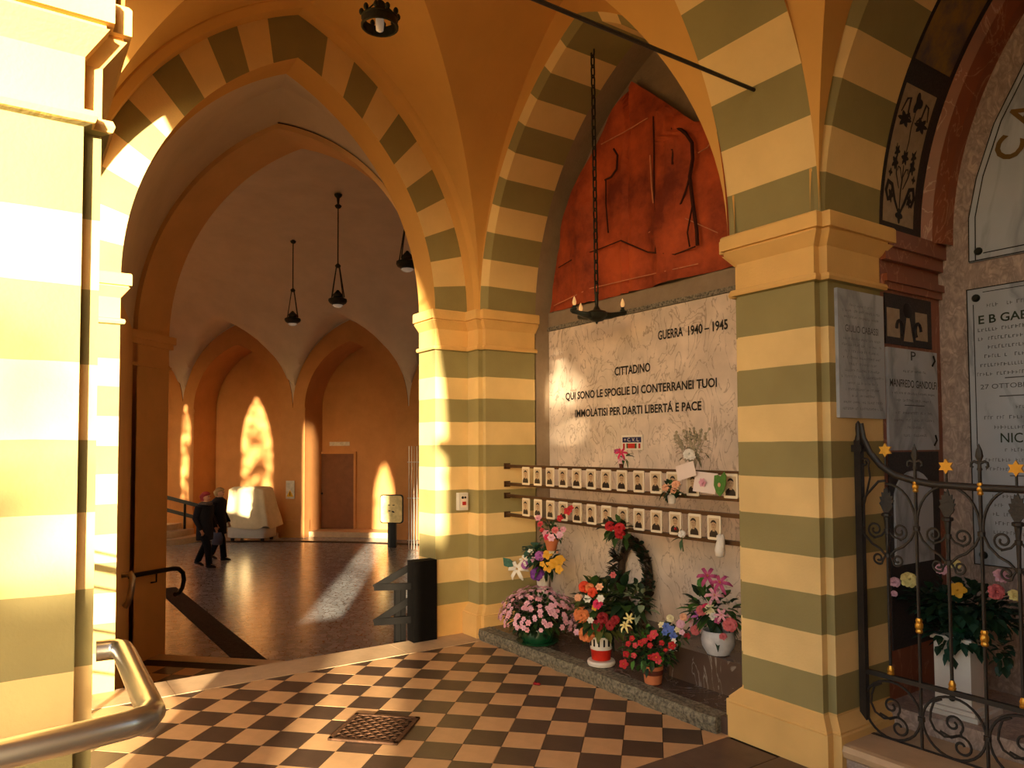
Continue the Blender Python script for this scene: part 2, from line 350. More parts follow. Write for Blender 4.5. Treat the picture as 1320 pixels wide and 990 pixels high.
# passage between the two arches
mb = MB()
C0 = curve3(MX, CY, BA, BH, -5.92, n); C1 = curve3(MQ, pc, pa+.05, 1.96, Q0, n)
mid = [tuple((a_+b_)/2+(0,0,.12)[k] for k,(a_,b_) in enumerate(zip(a,b))) for a, b in zip(C0, C1)]
for k in range(len(mid)):
    t = math.sin(PI*k/(len(mid)-1)); mid[k] = (mid[k][0], mid[k][1], mid[k][2]-.12+.12*t)
strip(mb, C0, mid, 0); strip(mb, mid, C1, 0)
struct('ceiling_passage', mb, 'hall_white', 'pale pointed vault between the big arch and the inner arch', 30)
mb = MB()
for i in (0, -1):
    a, b = C0[i], C1[i]; mb.add([(a[0],a[1],-1),(b[0],b[1],-1),(b[0],b[1],b[2]),(a[0],a[1],a[2])], [(0,1,2,3)])
    # groove beside the inner arch
struct('wall_passage', mb, 'jamb_plaster', 'brown side wall of the stair passage')
# far wall with two arched recesses
QF, QB = 19.95, 21.1
AR = [(-12.0,1.40),(-8.485,1.37),(-15.52,1.40),(-4.97,1.37)]
mb = MB()
for k,(c,a) in enumerate(AR):
    A = curve3(MQ, c, a, 1.9, QF, n); B = curve3(MQ, c, a, 1.9, QB, n); strip(mb, A, B, 0)
    O = curve3(MQ, c, a+.37, 2.5, QF-.02, n); A0 = curve3(MQ, c, a, 1.9, QF-.02, n); strip(mb, A0, O, 0); strip(mb, A0, A, 0)
    O1 = curve3(MQ, c, a+.37, 2.5, QF+.05, n); strip(mb, O, O1, 1)
    spandrel(mb, MQ, c, a, 1.9, QF, c-1.76, c+1.76, 7.2, n, 2)
    for u in (c-a, c+a): mb.add([pq(u,QF,ZH),pq(u,QB,ZH),pq(u,QB,ZS),pq(u,QF,ZS)], [(0,1,2,3)], 0)
    for u0,u1 in ((c-1.76,c-a),(c+a,c+1.76)): mb.add([pq(u0,QF,ZH),pq(u1,QF,ZH),pq(u1,QF,ZS),pq(u0,QF,ZS)], [(0,1,2,3)], 0)
mb.add([pq(-20.5,QB,ZH),pq(-1.5,QB,ZH),pq(-1.5,QB,7.2),pq(-20.5,QB,7.2)], [(0,1,2,3)], 0)
mb.add([pq(-20.5,QF,ZH),pq(-17.27,QF,ZH),pq(-17.27,QF,7.2),pq(-20.5,QF,7.2)], [(0,1,2,3)], 0)
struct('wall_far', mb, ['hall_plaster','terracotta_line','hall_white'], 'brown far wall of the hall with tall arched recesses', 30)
mb = MB()
for c in (-13.76,-10.235,-6.72):
    for z0,z1,o in ((2.72,2.78,.06),(2.66,2.72,.04),(2.5,2.53,.03),(ZH,ZH+.5,.04)):
        w = .36+o
        mb.add([pq(c-w,QF-o,z0),pq(c+w,QF-o,z0),pq(c+w,QF+.3,z0),pq(c-w,QF+.3,z0),pq(c-w,QF-o,z1),pq(c+w,QF-o,z1),pq(c+w,QF+.3,z1),pq(c-w,QF+.3,z1)],
               [(3,2,1,0),(4,5,6,7),(0,1,5,4),(1,2,6,5),(2,3,7,6),(3,0,4,7)])
struct('trim_2', mb, 'hall_plaster', 'capital and base mouldings on the piers of the far wall')
# hall vault: barrel with lunettes over the far arches
mb = MB(); ps = [-20.5+.22*i for i in range(88)]; qs = [7.0+(QF-7.0)*(1-math.cos(PI*i/59))/2 for i in range(60)]
def zbar(q):
    u = max(0,(q-13.475)/6.475); return 2.77+3.92*(max(0,1-u**2.2))**(1/2.2)
def zlun(p):
    d = ((p+12.0+1.76) % 3.52)-1.76; return 2.77+arch_h(1.76, 2.55, d)
hv = [pq(p, q, max(zbar(q), zlun(p))) for q in qs for p in ps]; m = len(ps)
mb.add(hv, [(j*m+i, (j+1)*m+i, (j+1)*m+i+1, j*m+i+1) for j in range(len(qs)-1) for i in range(m-1)])
struct('ceiling_hall', mb, 'hall_white', 'pale vaulted ceiling of the hall with groins over the arches', 35)
mb = MB(); mb.add([pq(-2.0,Q1,ZH-.2),pq(-2.0,QB+.2,ZH-.2),pq(-2.0,QB+.2,7.2),pq(-2.0,Q1,7.2)], [(0,1,2,3)]); mb.add([pq(-1.9,Q1,ZH-.2),pq(-1.9,QB+.2,ZH-.2),pq(-1.9,QB+.2,7.2),pq(-1.9,Q1,7.2)], [(0,1,2,3)])
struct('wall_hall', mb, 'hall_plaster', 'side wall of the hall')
# unseen side wall behind the brown jamb, openings placed to aim the sun
mb = MB()
def opening(c, a, zs, h, u0, u1, zb):
    A = curve3(MY, c, a, h, .3, n, zs); B = curve3(MY, c, a, h, .05, n, zs); strip(mb, A, B, 0)
    for w in (.3,.05):
        spandrel(mb, MY, c, a, h, w, u0, u1, 7.2, n, 0, zs=zs, zbot=zb); mb.add([MY(u0,w,-1.2),MY(u1,w,-1.2),MY(u1,w,zb),MY(u0,w,zb)], [(0,1,2,3)], 0)
    mb.add([(c-a,.3,zb),(c+a,.3,zb),(c+a,.05,zb),(c-a,.05,zb)], [(0,1,2,3)], 0)
    for q in (c-a,c+a): mb.add([(q,.3,zb),(q,.05,zb),(q,.05,zs),(q,.3,zs)], [(0,1,2,3)], 0)
opening(-8.62, .38, 4.0, 1.0, -10.2, -5.92, 1.3)
opening(-12.35, 1.2, 3.4, 1.9, -14.6, -10.2, 1.45)
opening(-16.2, .5, 3.4, 1.2, -17.4, -14.6, 1.45)
opening(-19.2, .9, 3.0, 1.8, -28.0, -17.4, -.2)  # opening added out of view to brighten the hall
struct('wall_sunny', mb, 'hall_plaster', 'arcaded side wall of the hall towards the garden, openings placed for the light')
mb = MB(); mb.add([(-30,-.3,7.2),(-2,-.3,7.2),(-2,18,7.2),(-30,18,7.2)], [(0,1,2,3)]); mb.box((-30,-.3,7.2),(-1,20,7.3)); struct('roof', mb, 'grey_render', 'roof slab over the hall')
# =================================================================== FLOORS
TILE = .21288; GX, GY = -3.388, 3.131
mb = MB(); mb.box((-5.30,-.33,-.12),(4.0,3.5,-.012)); fl = struct('floor', mb, 'grout', 'checkerboard floor of pale and dark square tiles laid diagonally')
cells = []
for r in range(-40, 40):
    for c in range(-40, 40):
        x = GX+(c+.5)*TILE*.70711+(r+.5)*TILE*.70711; y = GY+(c+.5)*TILE*.70711-(r+.5)*TILE*.70711
        if (-5.30-.05 < x < -2.785+.11 or -2.13-.11 < x < 3.7) and -.3 < y < 3.40:
            dep = x*-.8258+y*.5626; lat = x*.563+y*.8266
            vis = dep > .8 and -.72 < lat/dep < .72 and 1.6/dep*959.7+577 < 1040 and y > .12
            cells.append((dep if vis else 99, x, y, (r+c) % 2))
cells.sort()
def clip_poly(P, f):
    out = []
    for i in range(len(P)):
        a, b = P[i], P[(i+1) % len(P)]; fa, fb = f(a), f(b)
        if fa >= 0: out.append(a)
        if (fa >= 0) != (fb >= 0): t = fa/(fa-fb); out.append((a[0]+(b[0]-a[0])*t, a[1]+(b[1]-a[1])*t))
    return out
g = TILE/2*1.41421-.0022
tm = {}
for k, nm in ((0,'tile_dark'),(1,'tile_pale')):
    t = MB(); t.prism([(g,0),(0,g),(-g,0),(0,-g)], -.02, 0); tm[k] = t.mesh('floor_tile', nm)
rest = MB()
for i, (d, x, y, k) in enumerate(cells):
    whole = x-g > -5.30 and y+g < 3.36 and (x+g < -2.785 or x-g > -2.13)
    zz = random.uniform(-.0008,.0008)
    if whole and d < 90 and i < 300:
        link('floor_tile', tm[k], fl, (x,y,zz))
    else:
        P = [(x+g,y),(x,y+g),(x-g,y),(x,y-g)]
        P = clip_poly(P, lambda q: q[0]+5.30); P = clip_poly(P, lambda q: 3.36-q[1]); P = clip_poly(P, (lambda q: -2.785-q[0]) if x < -2.48 else (lambda q: q[0]+2.13))
        if len(P) >= 3:
            if d < 90 and i < 300:
                t = MB(); t.prism(P, -.02, 0); t.build('floor_tile', 'tile_pale' if k else 'tile_dark', fl)
            else: rest.prism(P, -.02, 0, k)
rest.build('tile_remainder', ['tile_dark','tile_pale'], fl, kind='stuff')
# pale stone border at the top of the steps, four slabs
mb0 = [(-.33,.95),(.954,2.05),(2.054,2.62),(2.624,3.40)]
for y0,y1 in mb0:
    t = MB(); t.box((-5.65,y0,-.10),(-5.303,y1,.003)); t.build('border_slab', 'threshold_stone', fl)
# dark paving under the transverse arch
mat('paving_brown', srgb(106,84,70), .5, amt=.25, scale=6, bump=.08, bscale=60, spec=.35)
for i_ in range(8):
    for x0_, x1_ in ((-2.783,-2.46),(-2.456,-2.132)):
        yo_ = .0 if x0_ < -2.6 else .2
        t = MB(); t.box((x0_,.0+.44*i_+yo_-.2,-.02),(x1_,.436+.44*i_+yo_-.2,random.uniform(-.001,.0005))); t.build('paving_slab','paving_brown',fl)
mb = MB()
for i in range(3): mb.box((-5.65-.30*(i+1),.4,-.6),(-5.65-.30*i,3.3,-.167*(i+1)-.0))
struct('floor_steps', mb, 'threshold_stone', 'stone steps going down under the big arch')
# landing with dark checker, then the mosaic hall floor
mb = MB(); mb.add([pq(-7,4.0,ZL),pq(-1.5,4.0,ZL),pq(-1.5,6.72,ZL),pq(-7,6.72,ZL)], [(0,1,2,3)]); 
ln = struct('floor_landing', mb, 'grout', 'dark checkered landing below the first steps')
lc = 0
for r in range(-30, 30):
    for c in range(-30, 30):
        x = GX+(c+.5)*TILE*.70711+(r+.5)*TILE*.70711; y = GY+(c+.5)*TILE*.70711-(r+.5)*TILE*.70711
        p_, q_ = (x+y)/math.sqrt(2), (y-x)/math.sqrt(2)
        if -5.0 < p_ < -2.0 and 4.6 < q_ < 6.62 and x < -6.6:
            link('floor_tile', tm[(r+c) % 2], ln, (x,y,ZL+.004))
t = MB(); t.add([pq(-7,6.72,ZL+.006),pq(-1.5,6.72,ZL+.006),pq(-1.5,6.9,ZL+.006),pq(-7,6.9,ZL+.006),pq(-7,6.9,ZH),pq(-1.5,6.9,ZH)], [(0,1,2,3),(3,2,5,4)]); t.build('border_slab', 'threshold_stone', ln)
def mosaic():
    m = bpy.data.materials.new('mosaic'); m.use_nodes = True; MAT['mosaic'] = m
    n, l = m.node_tree.nodes, m.node_tree.links; b = n['Principled BSDF']; b.inputs['Roughness'].default_value = .22; b.inputs['Specular IOR Level'].default_value = .5
    g = n.new('ShaderNodeNewGeometry'); v = n.new('ShaderNodeTexVoronoi'); v.feature = 'DISTANCE_TO_EDGE'; v.inputs['Scale'].default_value = 10; l.new(g.outputs['Position'], v.inputs['Vector'])
    v2 = n.new('ShaderNodeTexVoronoi'); v2.inputs['Scale'].default_value = 10; l.new(g.outputs['Position'], v2.inputs['Vector'])
    cr = n.new('ShaderNodeValToRGB'); cr.color_ramp.elements[0].position = .015; cr.color_ramp.elements[0].color = (*srgb(86,74,62),1); cr.color_ramp.elements[1].position = .06; cr.color_ramp.elements[1].color = (*srgb(158,164,172),1); l.new(v.outputs['Distance'], cr.inputs[0])
    sep = n.new('ShaderNodeSeparateColor'); l.new(v2.outputs['Color'], sep.inputs[0])
    mr = n.new('ShaderNodeMapRange'); mr.inputs[3].default_value = .72; mr.inputs[4].default_value = 1.08; l.new(sep.outputs[0], mr.inputs[0])
    mx = n.new('ShaderNodeMix'); mx.data_type = 'RGBA'; mx.blend_type = 'MULTIPLY'; mx.inputs[0].default_value = 1; l.new(cr.outputs[0], mx.inputs[6]); l.new(mr.outputs[0], mx.inputs[7]); l.new(mx.outputs[2], b.inputs['Base Color'])
mosaic()
mb = MB(); mb.add([pq(-22,6.9,ZH),pq(-1.5,6.9,ZH),pq(-1.5,21.3,ZH),pq(-22,21.3,ZH)], [(0,1,2,3)])
hf = struct('floor_hall', mb, 'mosaic', 'polished mosaic floor of the hall made of stone fragments')
mat('band_stone', srgb(40,38,38), .75, c2=srgb(66,62,60), scale=26, spec=.08)
t = MB(); t.prism([(-9.15,2.33),(-9.15,2.67),(-15.0,2.67),(-15.0,2.33)], ZH, ZH+.004); t.build('dark_band', 'band_stone', hf)
t = MB(); A = []; B = []
for i in range(25):
    u = i/24; p_ = -14+u*9.0; q_ = 19.0-((p_+8.5)/9)**2*3.0; A.append(pq(p_,q_,ZH+.004)); B.append(pq(p_,q_+.32,ZH+.004))
strip(t, A, B); t.build('dark_band', 'band_stone', hf)
# ground outside
mb = MB(); mb.add([(-80,-80,-.3),(60,-80,-.3),(60,-.34,-.3),(-80,-.34,-.3)], [(0,1,2,3)]); struct('ground', mb, 'ground_outside', 'garden ground outside the arcade')

# =================================================================== measuring and lettering helpers
_f, _cy = 959.7, 538.9
def ray(x, y): return _F + _R*((x-660)/_f) + _U*((_cy-y)/_f)
CP = Vector((0,0,1.6))
def onY(x, y, Y): d = ray(x,y); return CP + d*((Y-CP.y)/d.y)
def onX(x, y, X): d = ray(x,y); return CP + d*((X-CP.x)/d.x)
def onZ(x, y, Z): d = ray(x,y); return CP + d*((Z-CP.z)/d.z)
def onD(x, y, D): return CP + ray(x,y)*D
def onQ(x, y, Q): d = ray(x,y); return CP + d*(Q/d.dot(E2))
def text_mesh(body, width, height, extrude=.003, mat_name='letter_black', bold=.0):
    cu = bpy.data.curves.new('lettering', 'FONT'); cu.body = body; cu.size = 1; cu.extrude = 0; cu.offset = bold; cu.resolution_u = 3
    o = bpy.data.objects.new('lettering', cu); COL.objects.link(o)
    dg = bpy.context.evaluated_depsgraph_get(); me = bpy.data.meshes.new_from_object(o.evaluated_get(dg)); bpy.data.objects.remove(o)
    xs = [v.co.x for v in me.vertices]; ys = [v.co.y for v in me.vertices]
    x0, x1, y0, y1 = min(xs), max(xs), min(ys), max(ys)
    capb = 0; kx = width/(x1-x0); ky = height/.69
    for v in me.vertices: v.co = Vector(((v.co.x-x0)*kx, (v.co.y-capb)*ky, 0))
    me.materials.clear(); me.materials.append(MAT[mat_name]); return me
def lettering(body, origin, ux, uz, width, height, parent, mat_name='letter_black', name='lettering', bold=0):
    """flat letters starting at origin (world), running along ux, standing up along uz"""
    me = text_mesh(body, width, height, 0, mat_name, bold)
    ux, uz = Vector(ux).normalized(), Vector(uz).normalized(); nn = ux.cross(uz); o0 = Vector(origin)
    base = parent.matrix_world.translation if False else Vector(parent.location) if parent else Vector()
    for v in me.vertices: v.co = o0 - base + ux*v.co.x + uz*v.co.y
    return link(name, me, parent)
mat('letter_black', srgb(30,26,24), .5, amt=.1); mat('letter_grey', srgb(92,90,92), .8, amt=.1); mat('letter_gold', srgb(120,92,48), .45, amt=.2, metal=.4); mat('letter_green', srgb(52,62,46), .6)
mat('letter_faint', srgb(104,102,104), .8)
def dashes(mb, org, ux, uz, width, height, seed, mi=0):
    """worn, unreadable line of engraving"""
    r = random.Random(seed); ux, uz, org = Vector(ux), Vector(uz), Vector(org); x = 0
    while x < width-.004:
        w = r.uniform(.35,.75)*height
        if r.random() < .84:
            hh = height*r.uniform(.75,1)
            mb.add([org+ux*x, org+ux*(x+w*.3), org+ux*(x+w*.3)+uz*hh, org+ux*x+uz*hh], [(0,1,2,3)], mi)
            k = r.choice((0,.45,.85)); mb.add([org+ux*x+uz*hh*k, org+ux*(x+w)+uz*hh*k, org+ux*(x+w)+uz*hh*(k+.16), org+ux*x+uz*hh*(k+.16)], [(0,1,2,3)], mi)
        x += w+height*.3
# =================================================================== MEMORIAL NICHE
XL, XR, YB = -5.40, -2.775, 4.09
mb = MB()
A = curve3(MY, NC, NA, NH, 3.94, n); B = curve3(MY, NC, NA, NH, YB+.06, n); strip(mb, A, B, 0)
for x in (XL, XR): mb.add([(x,3.93,0),(x,YB+.06,0),(x,YB+.06,ZS),(x,3.93,ZS)], [(0,1,2,3)])
mb.add([(XL-.3,YB+.06,0),(XR+.3,YB+.06,0),(XR+.3,YB+.06,5.2),(XL-.3,YB+.06,5.2)], [(0,1,2,3)])
struct('wall_niche', mb, 'grey_render', 'grey rendered back and reveal of the memorial niche', 30)
# marble slab with the inscription
t = thing('memorial_slab', 'veined pale marble slab with black Italian war inscription in the niche', 'memorial', (0,YB,0))
mb = MB(); mb.box((XL+.004,-.002,.26),(XR-.004,.028,2.655)); mb.build('slab', 'white_marble', t)
for body, x0, x1, z, h, bo in (('GUERRA', -4.021, -3.72, 2.411, .066, .024), ('1940 \u2013 1945', -3.665, -3.361, 2.408, .066, .024), ('CITTADINO', -4.511, -4.107, 2.180, .066, .024),
        ('QUI SONO LE SPOGLIE DI CONTERRANEI TUOI', -5.151, -3.463, 2.017, .062, .024), ('IMMOLATISI PER DARTI LIBERT\u00c1 E PACE', -5.023, -3.605, 1.861, .062, .024)):
    if body == '1940 \u2013 1945': x0 = -3.72
    lettering(body, (x0, YB-.006, z), (1,0,0), (0,0,1), x1-x0-(.05 if body == 'GUERRA' else 0), h, t, 'letter_black', 'inscription', bo)
mb = MB(); mb.box((XL+.002,YB-.02,2.657),(XR-.002,YB+.03,2.692)); tag(mb.build('granite_strip','speckled_granite'), 'thin speckled granite strip along the top of the marble slab', 'stone strip')
mb = MB(); mb.box((XL+.002,YB-.005,2.694),(XR-.002,YB+.03,2.822)); tag(mb.build('stone_lintel','grey_render'), 'plain grey stone band under the red relief', 'stone band')
# red relief panel
def relief():
    t = thing('relief_panel', 'weathered terracotta relief of robed figures in the pointed top of the niche', 'relief', (0,YB,0))
    cv = lambda pts: [(onY(x,y,YB-.02).x, onY(x,y,YB-.02).z) for x,y in pts]
    L = [(-5.36,2.824)]+cv([(717,340),(723,297),(742,237),(764,191),(789,144),(813,111)]); L[-1] = (L[-1][0],4.515)
    Rr = cv([(857,131),(899,159)])+[(-3.37,3.88),(-3.14,3.55),(-2.97,3.2),(-2.86,2.824)]
    P = L+Rr; mb = MB(); nr, nc = 44, 56
    def width(z):
        l = L[0][0]; r = Rr[-1][0]
        for (x0,z0),(x1,z1) in zip(L, L[1:]):
            if z0 <= z <= z1: l = x0+(x1-x0)*(z-z0)/(z1-z0)
        RR = Rr[::-1]+[L[-1]]
        for (x0,z0),(x1,z1) in zip(RR, RR[1:]):
            if z0 <= z <= z1: r = x0+(x1-x0)*(z-z0)/(z1-z0)
        return l, r
    from mathutils import noise
    def fig(x, z, cx, w, zt):      # robed figure bump
        if z > zt: return 0
        d = abs(x-cx)/w
        if d > 1: return 0
        return math.sqrt(1-d*d)
    vs = []
    for j in range(nr+1):
        z = 2.824+(4.512-2.824)*j/nr; l, r = width(z)
        for i in range(nc+1):
            x = l+(r-l)*i/nc
            b = .030*noise.noise((x*2.3,0,z*2.3))+.015*noise.noise((x*7,0,z*7))
            hgt = max(fig(x,z,-4.86,.17,3.70), fig(x,z,-4.86,.07,3.86)*.8, fig(x,z,-3.86,.19,4.02), fig(x,z,-3.92,.09,4.16)*.9, fig(x,z,-4.30,.12,3.35)*.6)
            b += .05*hgt*(1+.25*math.sin(x*60))
            if abs(x-(-4.33+.05*noise.noise((0,0,z*3)))) < .018: b -= .035
            vs.append((x, -.02-b, z))
    m = nc+1
    mb.add(vs, [(j*m+i, j*m+i+1, (j+1)*m+i+1, (j+1)*m+i) for j in range(nr) for i in range(nc)])
    mb.build('carved_surface', 'terracotta_relief', t, 60)
    mb = MB()
    for path, r in (([(862,168),(873,164),(884,172),(892,184),(893,205),(889,228),(893,262),(898,296),(899,316)], .014), ([(889,228),(884,246),(878,262),(873,268)], .008), ([(857,188),(862,194),(868,193),(867,206),(867,212)],.010),
                    ([(791,192),(796,200),(795,218),(788,228),(780,232)],.009), ([(781,232),(781,262),(784,300)],.006), ([(842,150),(843,190),(843,240),(846,290),(845,325)],.006), ([(893,262),(886,300),(889,318)],.006), ([(720,345),(745,330),(770,322),(800,310)],.005), ([(800,310),(835,325),(870,328),(896,318)],.006)):
        pp = [onY(x,y,YB-.055) for x,y in path]; mb.tube([(v.x, v.y-YB, v.z) for v in pp], r, 6)
    mb.build('carved_line', 'terracotta_line', t, kind='stuff')
    mb = MB()
    for path, r in (([(775,186),(805,170),(835,152)],.005), ([(838,200),(840,240),(842,262)],.006), ([(900,197),(912,190),(920,178)],.005), ([(836,300),(855,286),(880,280),(925,300)],.004), ([(714,394),(760,372),(820,358),(900,340)],.004)):
        pp = [onY(x,y,YB-.05) for x,y in path]; mb.tube([(v.x, v.y-YB, v.z) for v in pp], r, 5)
    mb.build('chipped_edge', 'terracotta_chip', t, kind='stuff')
relief()
# small badge on the slab
mat('plate_white', srgb(226,214,198), .3, amt=.06); mat('badge_blue', srgb(40,42,92), .5); mat('badge_red', srgb(200,44,34), .5); mat('badge_green', srgb(60,96,48), .5)
t = thing('badge_plaque', 'small white plaque with blue lettered bar and red green ribbon on the marble', 'plaque', (-4.31,YB-.003,1.636))
mb = MB(); mb.box((-.117,-.012,-.059),(.117,0,.059)); mb.build('plate','plate_white',t)
mb = MB(); mb.box((-.105,-.014,.0),(.105,-.012,.042)); mb.build('blue_bar','badge_blue',t)
for a,b,k in ((-.10,-.08,'badge_red'),(-.06,-.045,'badge_green'),(-.045,.035,'badge_red'),(.035,.052,'badge_green'),(.075,.095,'badge_red')):
    mb = MB(); mb.box((a,-.014,-.046),(b,-.012,-.008)); mb.build('ribbon_stripe',k,t)
lettering('+ C. V. L.', (-4.31-.085, YB-.003-.0155, 1.636+.009), (1,0,0),(0,0,1), .17, .026, t, 'plate_white', 'lettering', .01)
# ledge and bench
mb = MB(); mb.box((XL+.004,3.345,.0),(XR-.004,YB,.095)); lg = struct('floor_ledge', mb, 'dark_marble', 'dark marble ledge in front of the memorial')
from mathutils import noise as _nz
x = -5.44; k = 0
for x0, x1 in ((-5.34,-5.03),(-5.025,-4.10),(-4.095,-2.845)):
    mb = MB(); m = max(4,int((x1-x0)/.06)); rings = []
    for i in range(m+1):
        xx = x0+(x1-x0)*i/m; j = .016*_nz.noise((xx*9,0,3))
        rings.append([(xx,3.30+j,.0),(xx,3.285+j,.05),(xx,3.295+j*1.2,.092),(xx,3.40,.098),(xx,3.40,.0)])
    mb.loft(rings); mb.build('edge_stone','rough_granite',lg)
mb = MB(); mb.box((XL+.004,3.66,.095),(-4.9,YB,.30)); mb.box((-3.52,3.64,.095),(XR-.06,YB,.305)); mb.box((-4.9,3.80,.095),(-3.52,YB,.28))
tag(mb.build('marble_bench','dark_marble'), 'low dark polished marble bench under the inscription slab', 'bench')
# ---- portrait rails and plates
mat('plate_cream', srgb(228,214,190), .2, amt=.05, spec=.6); mat('sepia_ground', srgb(196,172,140), .3, amt=.1); mat('sepia_dark', srgb(44,32,26), .4); mat('sepia_face', srgb(180,146,112), .35, amt=.15)
for z, lab in ((1.440,'topmost'),(1.285,'second'),(1.185,'third'),(1.022,'lowest')):
    t = thing('portrait_rail', lab+' brown flat metal rail across the memorial niche', 'rail', (0,3.62,z), group='rails holding the portraits')
    mb = MB(); mb.box((XL+.002,-.018,-.013),(XR-.002,.018,.013)); mb.build('bar','bronze_rail',t)
    for xx in (XL+.006, XR-.006):
        mb = MB(); mb.box((xx-.005,-.03,-.025),(xx+.005,.03,.025)); mb.build('end_plate','bronze_rail',t)
pm = {}
mb = MB(); P = []
w, h, rr = .052, .074, .008
for cx, cz, a0 in ((w-rr,h-rr,0),(-w+rr,h-rr,90),(-w+rr,-h+rr,180),(w-rr,-h+rr,270)):
    for a in (0,45,90): P.append((cx+rr*math.cos(math.radians(a0+a)), cz+rr*math.sin(math.radians(a0+a))))
mb.sheet(P, (0,0,0), (1,0,0), (0,0,1), .008); pm['plate'] = mb.mesh('plate','plate_cream')
mb = MB(); mb.box((-.040,-.0095,-.058),(.040,-.0078,.058)); pm['ground'] = mb.mesh('photo','sepia_ground')
def bust(k):
    r = random.Random(k); mb = MB()
    sw = r.uniform(.030,.037); tilt = r.uniform(-.006,.006)
    mb.sheet([(-sw-.001,-.057),(sw+.001,-.057),(sw,-.036),(sw*.75,-.022),(.010,-.012),(-.010,-.012),(-sw*.75,-.022),(-sw,-.036)], (0,-.0098,0), (1,0,0),(0,0,1), .001)
    shoulders = mb
    hd = MB(); cz = .012; fx = tilt
    hd.sheet([(fx+.0155*math.cos(a*PI/6), cz+.0215*math.sin(a*PI/6)) for a in range(12)], (0,-.0112,0),(1,0,0),(0,0,1),.001)
    hd.sheet([(fx-.007,-.018),(fx+.007,-.018),(fx+.007,-.004),(fx-.007,-.004)], (0,-.0108,0),(1,0,0),(0,0,1),.001)
    hr = MB()
    hr.sheet([(fx+.0175*math.cos(a), cz+.006+.0205*math.sin(a)) for a in (0.1,.5,1.0,1.57,2.1,2.6,3.05)]+[(fx-.011,cz+.012),(fx+r.uniform(-.004,.004),cz+.016),(fx+.011,cz+.012)], (0,-.0126,0),(1,0,0),(0,0,1),.001)
    for sx in (-1,1): hr.sheet([(fx+sx*.006-.0028,cz+.001),(fx+sx*.006+.0028,cz+.001),(fx+sx*.006+.0028,cz+.003),(fx+sx*.006-.0028,cz+.003)], (0,-.0126,0),(1,0,0),(0,0,1),.001)
    hr.sheet([(fx-.004,cz-.011),(fx+.004,cz-.011),(fx+.004,cz-.0095),(fx-.004,cz-.0095)], (0,-.0126,0),(1,0,0),(0,0,1),.001)
    return shoulders.mesh('portrait_shoulders','sepia_dark'), hd.mesh('portrait_face','sepia_face'), hr.mesh('portrait_hair','sepia_dark')
busts = [bust(k) for k in range(6)]
ORD = ['first','second','third','fourth','fifth','sixth','seventh','eighth','ninth','tenth','eleventh','twelfth','thirteenth','fourteenth']
rows = [('upper', 1.364, [678.8,694,710,726.8,744.3,762.8,782.3,802.5,824.5,846.5,868,894,943]), ('lower', 1.105, [679,694.3,710.5,726.8,745,763.3,782.5,803.8,824.5,847,871.3,896.3,921.3])]
for rn, z, xs in rows:
    for i, px_ in enumerate(xs):
        X = onY(px_, 615 if rn == 'upper' else 655, 3.60).x
        t = thing('portrait_plate', f'small white ceramic portrait plate, {ORD[i]} from the big arch in the {rn} row', 'portrait', (X,3.598,z), group=f'portrait plates in the {rn} row')
        link('plate', pm['plate'], t); link('photo', pm['ground'], t)
        for me, nm in zip(busts[(i*5+(0 if rn == 'upper' else 3)) % 6], ('portrait_shoulders','portrait_face','portrait_hair')):
            o_ = link(nm, me, t)
            if nm != 'portrait_shoulders': o_.scale = (1.3,1,1.25)
# =================================================================== CHANDELIER AND LAMPS
mat('lamp_bronze', srgb(50,52,44), .5, amt=.3, metal=.5, scale=30); mat('bulb_glass', srgb(255,206,140), .1, amt=.1, emit=.45); mat('bulb_pale', srgb(220,205,180), .1, amt=.1, emit=.25)
lk = MB(); lk.tube([(.017*math.cos(a)*1.0, 0, .030*math.sin(a)+(.018 if math.sin(a) > 0 else -.018)) for a in [2*PI*i/12 for i in range(12)]], .0062, 6, closed=True); LINK = lk.mesh('chain_link','lamp_bronze',60)
def chain(parent, p0, p1, pitch=.078, scale=1.0):
    p0, p1 = Vector(p0), Vector(p1); L = (p1-p0).length; m = max(2,int(round(L/(pitch*scale)))); d = (p1-p0)/m
    q = (p1-p0).to_track_quat('Z','Y')
    for i in range(m):
        o = link('chain_link', LINK, parent, p0+d*(i+.5)); o.rotation_mode = 'QUATERNION'
        from mathutils import Quaternion
        o.rotation_quaternion = q @ Quaternion((0,0,1), (PI/2 if i % 2 else .15)); o.scale = (scale,scale,(d.length/.0767)*1.0)
HX, HY, HZ = -4.235, 3.66, 2.60
t = thing('chandelier', 'dark bronze hanging lamp with flame bulbs on a long chain before the niche', 'chandelier', (HX,HY,HZ))
chain(t, (0,0,.16), (-.02,0,2.145))
mb = MB(); mb.lathe([(.03,2.12),(.05,2.13),(.05,2.15),(.03,2.18)], (-.02,0,0), 10); mb.build('ceiling_hook','lamp_bronze',t)
mb = MB(); mb.lathe([(.005,-.075),(.012,-.06),(.05,-.05),(.085,-.02),(.09,.0),(.07,.018),(.03,.03),(.014,.06),(.014,.15),(.02,.16),(.006,.17)], n=14); mb.build('bowl','lamp_bronze',t,40)
